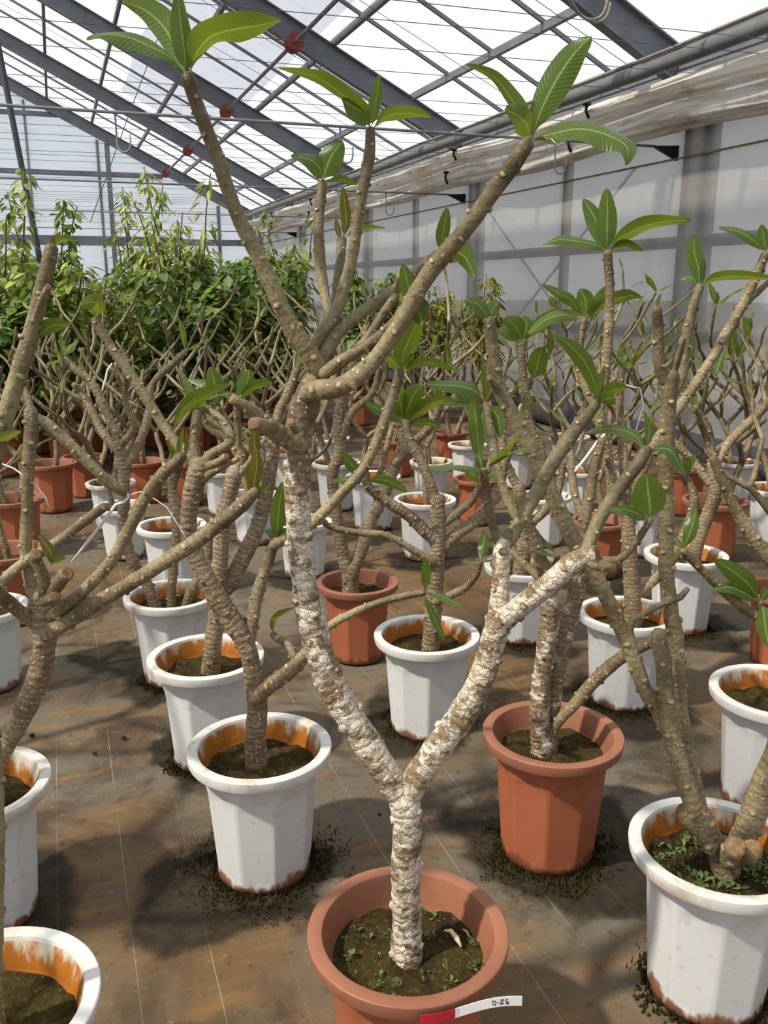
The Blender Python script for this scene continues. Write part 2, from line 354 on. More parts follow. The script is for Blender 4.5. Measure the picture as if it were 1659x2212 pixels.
# walls outside the view
for nm, q, lb in (('wall_left', ((XL, YN, 0), (XL, YE, 0), (XL, YE, 3.2), (XL, YN, 3.2)), 'translucent film wall on the far side of the greenhouse'),
              ('wall_front', ((XL, YN, 0), (5, YN, 0), (5, YN, ZE+.1), (XR, YN, rz(XR)+.2), (XL, YN, ZE+.1)), 'translucent film gable wall behind the viewer')):
    m = MB(); m.add([Vector(p) for p in q], [tuple(range(len(q)))])
    tag(m.obj(nm, 'film_end'), lb, 'wall', kind='structure')
# ---------------------------------------------------------------- eave: rolled curtains, pipes, cables
def roll(xc, zc, rx, rzz, ph, label, y1=YE-.2):
    m = MB(); vv = []; NY, K = 240, 36; y0 = -2.0
    for j in range(NY+1):
        y = y0+(y1-y0)*j/NY; sag = .025*math.cos((y-6.55)/4.2*2*math.pi)
        for k in range(K):
            a = 2*math.pi*k/K
            q = 1+.28*noise.noise(Vector((math.cos(a)*1.6, math.sin(a)*1.6+ph, y*.55)))+.24*noise.noise(Vector((math.cos(a)*4, math.sin(a)*4+ph, y*.7)))+.10*noise.noise(Vector((math.cos(a)*9, math.sin(a)*9+ph, y*1.6)))
            vv.append(Vector((xc+rx*q*math.cos(a), y, zc+sag+rzz*q*math.sin(a))))
    fs = [(j*K+k, j*K+(k+1) % K, (j+1)*K+(k+1) % K, (j+1)*K+k) for j in range(NY) for k in range(K)]+[tuple(range(K)), tuple(NY*K+k for k in range(K-1, -1, -1))]
    m.add(vv, fs); root = empty('rolled_curtain', (xc, 6, zc)); tag(root, label, 'curtain')
    o = Vector((xc, 6, zc)); link('curtain_roll', new_mesh('curtain_roll', [p-o for p in m.v], m.f, 'curtain', m.mi, True), root)
    for y in (4.6, 7.35, 10.2, 13.4, 16.6, 19.8):
        y += ph*.13; k = MB(); k.tube([(xc-rx*1.15, y, zc+rzz*.85), (xc-rx*1.25, y, zc+.2*rzz), (xc-rx*1.0, y, zc-rzz*.6)], .014, 6)
        k.box((xc-rx*1.15-.03, y, zc+rzz*.85), (xc-rx*1.15+.02, y, zc+rzz*.85), .05, .025)
        link('clip', new_mesh('clip', [p-o for p in k.v], k.f, 'black_rubber', k.mi), root)
roll(4.775, 2.858, .15, .078, 0, 'upper white rolled film curtain with beige stains under the grey eave pipe')
roll(4.825, 2.640, .135, .095, 3, 'lower white rolled film curtain just above the side wall rail')
def along(nm, x, z, r, mat, label, cat, wob=0., y0=-2., y1=YE-.3, n=10, root=None):
    pts = [(x+wob*noise.noise(Vector((y*.5, x, 1))), y, z+wob*noise.noise(Vector((y*.5, z, 5)))) for y in [y0+(y1-y0)*i/80 for i in range(81)]]
    m = MB(); m.tube(pts, r, n); return tag(m.obj(nm, mat, smooth=True), label, cat)
along('eave_pipe', 4.47, 2.985, .055, 'pipe_grey', 'thick grey pipe running along the eave above the curtains', 'pipe', .012)
along('cable', 4.43, 3.062, .012, 'cable_beige', 'lower beige cable running along the grey eave pipe', 'cable', .02)
along('cable', 4.50, 3.078, .010, 'cable_beige', 'upper beige cable running along the eave beam', 'cable', .025)
m = MB(); pts = []
for i in range(25):
    a = math.pi*i/24; pts.append((3.98+.19*math.cos(a), 6.46, rz(3.98)-.02-.20*math.sin(a)+.06*math.cos(a)*-1))
m.tube(pts, .013, 7); m.tube([(p[0]+.01, p[1]-.03, p[2]-.025) for p in pts], .010, 7)
tag(m.obj('cable_loop', 'cable_beige', smooth=True), 'loop of beige cable hanging below a roof rafter', 'cable')
# drive pipe with red pulleys
dp = empty('drive_pipe', (2.75, 15, rz(2.75)-.19)); tag(dp, 'thin grey drive pipe with red pulleys below the rafters', 'drive pipe'); DO = Vector(dp.location)
m = MB(); m.tube([(2.75, 3, rz(2.75)-.19), (2.75, 23.3, rz(2.75)-.19)], .022, 8); link('pipe', new_mesh('pipe', [p-DO for p in m.v], m.f, 'steel', m.mi, True), dp)
for y in (6.4, 10.6, 14.8, 19.1, 22.9):
    m = MB(); z = rz(2.75)-.19
    for dy, r in ((-.10, .10), (-.075, .10), (-.07, .055), (.07, .055), (.075, .10), (.10, .10)): pass
    prof = [(-.10, .095), (-.078, .095), (-.07, .06), (.07, .06), (.078, .095), (.10, .095)]
    m.tube([(2.75, y-.12+p[0], z) for p in prof], [p[1] for p in prof], 16)
    link('pulley', new_mesh('pulley', [p-DO for p in m.v], m.f, 'pulley_red', m.mi, False), dp)
# tie rods and support wires (run across the house)
for y, z in [(q, RODZ) for q in (6.55, 10.72, 14.9, 19.2)]:
    m = MB(); m.tube([(XL+.3, y, z), (-2, y, z), (4.77, y, z)], .011 if y < 12 else .009, 7)
    tag(m.obj('tie_rod', 'steel_light', smooth=True), 'thin straight steel tie rod strung across the house from a wall bracket', 'rod', 'tie rods across the house')
for i in range(34):
    y = 4.3+i*.56+R.uniform(-.12, .12); z = 2.84+.03*R.uniform(-1, 1)
    m = MB(); m.tube([(XL+.3, y+R.uniform(-.3, .3), z), (-1, y, z-.03), (4.55, y+R.uniform(-.15, .15), z+.02)], .0024, 5, cap=False)
    tag(m.obj('support_wire', 'wire'), 'fine dark wire strung level across the house below the roof', 'wire', 'support wires below the roof')
for i in range(10):
    y = 5.0+i*1.8+(.5 if i == 3 else 0); m = MB(); m.tube([(XE-.1, y, ZE-.05), (XR, y+.4, rz(XR)-.2)], .003, 5, cap=False)
    tag(m.obj('roof_wire', 'wire'), 'fine dark wire strung along the slope below the roof film', 'wire', 'wires along the roof slope')
def hook(x, y, Y, s):
    r_, f_ = ray(x, y); p = Vector((r_.x*Y/r_.y, Y, RODZ)); k = MB()
    pts = [p+RT*(-.03*s)+Vector((0, 0, .0)), p+RT*(-.03*s)+Vector((0, 0, -.13*s))]+[p+RT*(-.03*s*math.cos(a))+Vector((0, 0, -.13*s-.035*s*math.sin(a))) for a in [math.pi*i/8 for i in range(1, 9)]]+[p+RT*.03*s+Vector((0, 0, -.09*s))]
    k.tube(pts, .0045*s, 6); return tag(k.obj('wire_hook', 'steel_light', smooth=True), 'small bent wire hook hanging from a tie rod', 'hook', 'wire hooks on the tie rods')
m = MB(); a = W(2, 130, 7.0); b = W(80, 530, 7.0); d = (b-a)
m.tube([a-d*1.2, a, b, b+d*.9], .022, 9); tag(m.obj('leaning_pole', 'steel_dark', smooth=True), 'dark leaning pole rising from the leafy shrubs to the roof', 'pole')
m = MB(); a = W(345, 70, 8.5); b = W(270, 270, 8.5); c2 = W(195, 480, 8.5); m.tube([a, b, c2], .004, 5)
tag(m.obj('hanging_string', 'wire'), 'thin slack string hanging obliquely from the roof above the shrubs', 'string')
# rolled net at the foot of the wall
m = MB(); pts = [(4.62+.05*noise.noise(Vector((y, 0, 0))), y, .11) for y in [3.0+i*.3 for i in range(34)]]
m.tube(pts, [.13+.03*noise.noise(Vector((p[1]*1.2, 4, 0))) for p in pts], 12)
tag(m.obj('shade_net_roll', 'net_dark', smooth=True), 'dark grey mesh shade net rolled along the foot of the wall', 'net')

# ================================================================ pots
PR, PH = .167, .32
def lathe(prof, n=64, fr=None):
    v = []; f = []
    for i, (r, z) in enumerate(prof):
        for k in range(n):
            a = 2*math.pi*k/n; rr = fr(r, z, a) if fr else r
            v.append(Vector((rr*math.cos(a), rr*math.sin(a), z)))
    for i in range(len(prof)-1): f += [(i*n+k, i*n+(k+1) % n, (i+1)*n+(k+1) % n, (i+1)*n+k) for k in range(n)]
    return v, f
NF = 9
def facet(r, z, a):
    hw = math.pi/NF; ph = (a+hw) % (2*hw)-hw
    arch = .262-.030*(ph/hw)**2
    t = max(0, min(1, (arch-z)/.016)); t = t*t*(3-2*t)
    rf = r*1.018*math.cos(hw)/math.cos(ph)*.985
    return r*(1-t)+rf*t
def pot_body(nm, outm, inm):
    n = 108; prof = [(.0, .004), (.06, .004), (.104*PR/.167, 0), (.1105, .004)]
    for i in range(1, 21): prof.append((.1115+(.1336-.1115)*i/20, .004+(.288-.004)*i/20))
    ko = len(prof)
    prof += [(.1333, .289), (.1285, .27), (.117, .25), (.110, .20), (.0, .20)]
    v, f = lathe(prof, n, lambda r, z, a: facet(r, z, a) if (.01 < z < .29 and r < .136 and r > .1) and (r, z) not in ((.110, .20), (.117, .25), (.1285, .27)) else r)
    mi = [0]*(n*(ko-1))+[1]*(n*(len(prof)-ko))
    return new_mesh(nm, v, f, [outm, inm], mi)
def pot_rim(nm, m_, inm):
    prof = [(.1336, .2875), (.1352, .2925), (.160, .293), (.1635, .2945), (.1648, .298), (.1668, .314), (.1664, .3185), (.1645, .3203), (.158, .3208), (.146, .3203), (.1428, .3190), (.1405, .313), (.1380, .304), (.1325, .288), (.1276, .268)]
    v, f = lathe(prof, 72); k = 72*(len(prof)-4); m = new_mesh(nm, v, f, [m_, inm], [0]*k+[1]*(len(f)-k)); m.set_sharp_from_angle(angle=math.radians(38)); return m
BODY = {'w': pot_body('pot_white', 'pot_white', 'inside_rust'), 'o': pot_body('pot_clay', 'pot_clay', 'rim_clay')}
RIM = {'w': pot_rim('rim_white', 'rim_white', 'inside_rust'), 'o': pot_rim('rim_clay', 'rim_clay', 'rim_clay')}
SOILZ = .262
def soil_mesh(seed):
    v = [Vector((0, 0, SOILZ+.006))]; f = []; K, n = 9, 36
    for i in range(1, K+1):
        for k in range(n):
            a = 2*math.pi*k/n; r = .1262*i/K; q = Vector((r*math.cos(a), r*math.sin(a), 0))
            v.append(q+Vector((0, 0, SOILZ+.012*noise.noise(q*22+Vector((seed*9, 0, 0)))+.006*noise.noise(q*70+Vector((0, seed, 0)))+.004)))
    f += [(0, 1+k, 1+(k+1) % n) for k in range(n)]
    for i in range(K-1): f += [(1+i*n+k, 1+(i+1)*n+k, 1+(i+1)*n+(k+1) % n, 1+i*n+(k+1) % n) for k in range(n)]
    return new_mesh('soil', v, f, 'soil')
SOIL = [soil_mesh(i) for i in range(4)]
def put_pot(root, col, s, rot, shade=0):
    mt = Matrix.Rotation(rot, 4, 'Z') @ Matrix.Scale(s, 4)
    b = link('pot', BODY[col], root, mat=mt); link('rim', RIM[col], b); link('soil', SOIL[R.randrange(4)], root, mat=mt)
def blades(mb, c, n, rad0, rad1, h, rr):
    for i in range(n):
        a = rr.uniform(0, 6.283); r = rr.uniform(rad0, rad1); p = c+Vector((r*math.cos(a), r*math.sin(a), 0)); d = Vector((rr.uniform(-1, 1), rr.uniform(-1, 1), rr.uniform(.3, 1.2)))*h; sd = Vector((-d.y, d.x, 0)).normalized()*.002
        mb.add([p-sd, p+sd, p+d], [(0, 1, 2)])
def moss_ring(center, r, label, seed, wide=1.):
    rr = random.Random(seed); m = MB()
    for k in range(int(1100*wide)):
        a = rr.uniform(0, 6.283); q = Vector((math.cos(a), math.sin(a), 0))
        ext = max(.015, wide*(.05+.06*noise.noise(q*1.7+Vector((seed*3, 0, 0)))+.03*noise.noise(q*6+Vector((0, seed, 0)))))
        t = rr.random()**1.6; c_ = center+q*(r-.004+ext*t); z_ = .002+.015*(1-t)*rr.random(); b_ = rr.uniform(.0025, .007)
        ring = [c_+Vector((math.cos(u)*b_*rr.uniform(.6, 1.3), math.sin(u)*b_*rr.uniform(.6, 1.3), -.007)) for u in [v_*1.2566+k for v_ in range(5)]]
        m.add(ring+[c_+Vector((rr.uniform(-.003, .003), rr.uniform(-.003, .003), z_))], [(u, (u+1) % 5, 5) for u in range(5)])
    blades(m, center+Vector((0, 0, .003)), int(260*wide), r, r+.075*wide, .012, rr)
    tag(m.obj('moss_mat', 'moss', smooth=False, loc=center), label, 'moss', kind='stuff')
# ================================================================ plumeria limbs
def catmull(P, step):
    out = []
    for i in range(len(P)-1):
        p0 = P[max(i-1, 0)]; p1 = P[i]; p2 = P[i+1]; p3 = P[min(i+2, len(P)-1)]
        L = (p2[0]-p1[0]).length; k = max(1, int(L/step))
        for j in range(k):
            t = j/k; a = lambda q: (q[1]*2+(q[2]-q[0])*t+(q[0]*2-q[1]*5+q[2]*4-q[3])*t*t+(q[1]*3-q[0]-q[2]*3+q[3])*t**3)*.5
            out.append((a([q[0] for q in (p0, p1, p2, p3)]), max(.002, p1[1]*(1-t)+p2[1]*t)))
    out.append(P[-1]); return out
def limb_mesh(nm, P, off, matn, fine=True, lich=1., cut=False, rr=R, scarm='scar', knob=1., fl=''):
    """P: list of (Vector, radius). One limb with bark relief, leaf scars and a closed end."""
    if 't' not in fl: d_ = (P[1][0]-P[0][0]).normalized(); P = [(P[0][0]-d_*P[0][1]*.7, P[0][1]*.55)]+list(P)
    P = catmull(P, .012 if fine else .04); n = 12 if fine else 8
    v = []; f = []; age = []; ss = []; mi = []; frames = []
    d = (P[1][0]-P[0][0]).normalized(); sd = d.orthogonal().normalized(); s = 0
    for i, (p, r) in enumerate(P):
        if i: s += (p-P[i-1][0]).length
        d = (P[min(i+1, len(P)-1)][0]-P[max(i-1, 0)][0])
        d = d.normalized() if d.length > 1e-6 else frames[-1][1]
        sd = (sd-d*sd.dot(d)).normalized(); u = d.cross(sd); a_ = max(0, min(1, (r-.0072)/.0062 if 'w' in fl else (r-.0105)/.0085))*lich
        if 'f' in fl: a_ *= 1-.72*max(0, (i/len(P)-.80)/.20)**.6
        frames.append((p, d, sd, u, r, s))
        ring = 1+.07*noise.noise(Vector((s*110, p.x*9, 0)))*a_
        for k in range(n):
            an = 2*math.pi*k/n; q = sd*math.cos(an)+u*math.sin(an)
            w_ = p+q*r
            v.append(w_+q*r*((ring-1)+min(1, .013/r)*(.13*noise.noise(w_*60)+.12*noise.noise(w_*19)))-off); age.append(a_); ss.append(s)
    for i in range(len(P)-1):
        f += [(i*n+k, i*n+(k+1) % n, (i+1)*n+(k+1) % n, (i+1)*n+k) for k in range(n)]
    mi += [0]*len(f)
    b = len(v); p, d, sd, u, r, s = frames[-1]; e = (len(P)-1)*n
    tipm = 2 if cut else 0
    for k in range(n): v.append(v[e+k]*.62+(p-off)*.38+d*r*(.02 if cut else .45)); age.append(age[-1]); ss.append(s)
    v.append(p-off+d*r*(.0 if cut else .62)); age.append(age[-1]); ss.append(s)
    f += [(e+k, e+(k+1) % n, b+(k+1) % n, b+k) for k in range(n)]; mi += [tipm]*n
    f += [(b+k, b+(k+1) % n, b+n) for k in range(n)]; mi += [tipm]*n
    # leaf scars: small raised oval knobs spiralling up the limb
    an = rr.uniform(0, 6.28); last = -.01; gap = .011 if fine else .05
    for (p, d, sd, u, r, s) in frames[2:-1]:
        if s-last < gap*rr.uniform(.7, 1.5): continue
        last = s; an += 2.4
        if rr.random() > (.95 if r < .018 else .6)*knob: continue
        q = sd*math.cos(an)+u*math.sin(an); t = d.cross(q); c_ = p+q*r*.98-off; rs = min(.0065, max(.0026, r*.36))*rr.uniform(.75, 1.2); hh = min(.0036, r*.24)
        b = len(v); a_ = max(0, min(1, (r-.0105)/.0085))*lich
        for k in range(6):
            o_ = t*math.cos(k*math.pi/3)*rs*1.15+d*math.sin(k*math.pi/3)*rs*.85; v.append(c_+o_*1.25-q*r*.08)
        for k in range(6):
            o_ = t*math.cos(k*math.pi/3)*rs*1.15+d*math.sin(k*math.pi/3)*rs*.85; v.append(c_+o_*.8+q*hh)
        v.append(c_+q*hh*.7); age += [a_]*13; ss += [s]*13
        f += [(b+k, b+(k+1) % 6, b+6+(k+1) % 6, b+6+k) for k in range(6)]; mi += [0]*6
        f += [(b+6+k, b+6+(k+1) % 6, b+12) for k in range(6)]; mi += [1 if a_ < .75 else 0]*6
    return new_mesh(nm, v, f, [matn, scarm, 'cut_wood'], mi, True, {'age': age, 's': ss, 'tip': [max(0., 1-max(0, s-q-.02)/.16)*(0 if a > .5 or cut else 1) for q, a in zip(ss, age)]})
# ---------------------------------------------------------------- leaves
def wprof(u, pet=.13):
    if u < pet: return .055+.05*(u/pet)**3
    t = (u-pet)/(1-pet); return max(.0, .10*(1-t)+.98*math.sin(math.pi*min(1, t**.82))**.72 if t < .97 else .40*(1-t)/.03)
def leaf_mesh(nm, sp_, sides, wid, mat, wav=.10, fold=.25, off=Vector((0, 0, 0)), seed=0, nu=18, nv=6):
    """sp_: spine points; sides: width vectors; a blade with a raised fold, wavy edges and a thin thickness-free edge."""
    v = []; uv = []; f = []
    for i in range(nu+1):
        u = i/nu; k = u*(len(sp_)-1); a = int(min(k, len(sp_)-2)); t = k-a
        p0, p1, p2, p3 = sp_[max(a-1, 0)], sp_[a], sp_[a+1], sp_[min(a+2, len(sp_)-1)]
        p = (p1*2+(p2-p0)*t+(p0*2-p1*5+p2*4-p3)*t*t+(p1*3-p0-p2*3+p3)*t**3)*.5
        d = ((p2-p0)*.5*(1-t)+(p3-p1)*.5*t).normalized(); sd = (sides[a]*(1-t)+sides[a+1]*t); sd = (sd-d*sd.dot(d)).normalized(); nn = sd.cross(d)
        w_ = wid/2*wprof(u)
        for j in range(nv+1):
            q = j/nv*2-1
            z = fold*w_*abs(q)**1.3+wav*wid*(abs(q)**2)*(math.sin(u*11+seed+(1.5 if q > 0 else 0))*.6+.5*noise.noise(Vector((u*4, q*2, seed))))*min(1, u*3)
            v.append(p+sd*w_*q+nn*z-off); uv.append((u, j/nv))
    f = [(i*(nv+1)+j, i*(nv+1)+j+1, (i+1)*(nv+1)+j+1, (i+1)*(nv+1)+j) for i in range(nu) for j in range(nv)]
    return new_mesh(nm, v, f, mat, None, True, None, uv)
LEAFV = []
for i, (dr, wd) in enumerate(((.05, .24), (.18, .26), (.32, .25), (.48, .27), (.25, .20), (.10, .17))):
    spn = [Vector((math.sin(dr*1.6*t)/(dr*1.6) if dr else t, .04*math.sin(t*3+i), -(1-math.cos(dr*1.6*t))/(dr*1.6))) for t in [k/6 for k in range(7)]]
    LEAFV.append([leaf_mesh('leaf', spn, [Vector((0, 1, 0))]*7, wd, mm, .10+.03*(i % 3), .28, seed=i*1.7, nu=12, nv=4) for mm in ('leaf', 'leaf', 'leaf', 'leaf_young')])
def rosette(root, off, tip, axis, size, rr, n=None, spread=None):
    axis = axis.normalized(); a0 = rr.uniform(0, 6.28); n = n if n is not None else rr.choice((2, 3, 3, 4, 5))
    e1 = axis.orthogonal().normalized(); e2 = axis.cross(e1)
    for k in range(n):
        a = a0+k*2.4+rr.uniform(-.3, .3); young = k >= n-1 and rr.random() < .6
        el = rr.uniform(1.15, 1.45) if young else rr.uniform(.25, 1.05)
        d = (e1*math.cos(a)+e2*math.sin(a))*math.cos(el)+axis*math.sin(el); d = (d+Vector((0, 0, .15))).normalized()
        sd = d.cross(Vector((0, 0, 1)) if abs(d.z) < .93 else e1).normalized(); nn = sd.cross(d)
        sd = -sd; nn = d.cross(sd)
        vi = rr.choice((0, 4, 5)) if young else rr.randrange(5); mi_ = 3 if young and rr.random() < .6 else rr.choice((0, 0, 0, 1, 2))
        L = size*(rr.uniform(.45, .75) if young else rr.uniform(.6, 1.1))
        mt = Matrix(((d.x, sd.x, nn.x, 0), (d.y, sd.y, nn.y, 0), (d.z, sd.z, nn.z, 0), (0, 0, 0, 1)))
        link('leaf', LEAFV[vi][mi_], root, mat=Matrix.Translation(tip-off) @ mt @ Matrix.Scale(L, 4))
# ================================================================ potted plumerias, traced ones
POTS = {}
PLACED = []     # points along limbs and stems that already stand
def clear_turn(make, n=28):
    kd = kdtree.KDTree(len(PLACED))
    for i_, p_ in enumerate(PLACED): kd.insert(p_, i_)
    kd.balance(); best = (-1, 0., [])
    for k_ in range(n):
        a_ = k_*6.2832/n; q_ = make(a_); d_ = min(kd.find(p_)[2] for p_ in q_)
        if d_ > best[0]: best = (d_, a_, q_)
    PLACED.extend(best[2]); return best[1]
def along_pts(pts, step=.015):
    out = []
    for a_, b_ in zip(pts[:-1], pts[1:]):
        n_ = max(1, int((b_-a_).length/step)); out += [a_.lerp(b_, k_/n_) for k_ in range(n_)]
    return out+[pts[-1]]
def pot_at(key, x, y, wpx, col, label, s=None, group=None, name='potted_plumeria', moss=0., rot=None, short=''):
    p, t = at_z(x, y, PH*(s or 1)); s = s or max(.84, min(1.03, wpx*t/F/(2*PR)))
    p, t = at_z(x, y, PH*s)
    root = empty(name, (p.x, p.y, 0)); tag(root, label, 'potted plant', group)
    put_pot(root, col, s, R.uniform(0, 6.28) if rot is None else rot)
    POTS[key] = (root, s, p)
    if moss:
        moss_ring(Vector((p.x, p.y, 0)), .108*s, 'ragged dark moss on the mat around the foot of the '+short, len(POTS)+3, moss)
    return root, s, p
def trace(key, data, matn='bark', fine=True, lich=1., leaves=(), ros=.0, size=.11, knob=1.):
    """data: list of (d0, d1, [(x, y, width_px)...], flags). The first is the trunk; later ones branch from it."""
    root, s, p = POTS[key]; g0 = fwd(p); off = Vector(root.location); rr = random.Random(key); trunk = None
    for i, br in enumerate(data):
        d0, d1, pts = br[:3]; fl = br[3] if len(br) > 3 else ''
        n = len(pts); P = []
        for k, q in enumerate(pts):
            g = g0+d0+(d1-d0)*k/max(1, n-1); P.append((W(q[0], q[1], g), q[2]/2*scale_at(q[0], q[1], g)))
        if i == 0 or 'g' in fl:
            b = P[0][0]; b2 = Vector((b.x, b.y, (SOILZ-.02)*s))
            rad = Vector((b.x-p.x, b.y-p.y, 0))
            if rad.length > .10: b2 = Vector((p.x, p.y, b2.z))+rad*(.10/rad.length)
            P = [(b2, P[0][1]*1.08)]+([q for q in P if q[0].z > SOILZ*s+.03])
        PLACED.extend(along_pts([q[0] for q in P]))
        me = limb_mesh('trunk' if i == 0 else 'branch', P, off, matn, fine, lich, 'c' in fl, rr, knob=knob, fl=fl+('t' if i == 0 or 'g' in fl else ''))
        o = link('trunk' if i == 0 else 'branch', me, root if i == 0 else trunk)
        if i == 0: trunk = o
        if 'r' in fl or (ros and 'c' not in fl and i > 0 and rr.random() < ros):
            rosette(root, off, P[-1][0], P[-1][0]-P[-2][0], size, rr, 4 if 'R' in fl else None)
    for lf in leaves:
        d, pts, wpx = lf[:3]; mat = lf[3] if len(lf) > 3 else 'leaf'; tw = math.radians(lf[4] if len(lf) > 4 else 25); wav = lf[5] if len(lf) > 5 else .08
        n = len(pts); sp_ = []; dd = d if isinstance(d, tuple) else (d, d)
        for k, q in enumerate(pts): sp_.append(W(q[0], q[1], g0+dd[0]+(dd[1]-dd[0])*k/(n-1)))
        sds = []
        for k in range(n):
            t = (sp_[min(k+1, n-1)]-sp_[max(k-1, 0)]).normalized(); vd = (sp_[k]-Vector((0, 0, EYE))).normalized()
            q = t.cross(vd).normalized(); sds.append(Matrix.Rotation(tw, 3, t) @ q)
        sc = scale_at(pts[0][0], pts[0][1], g0+dd[0])
        link('leaf', leaf_mesh('leaf', sp_, sds, wpx*sc, mat, wav, .22, off, R.uniform(0, 9), 22, 6), root)
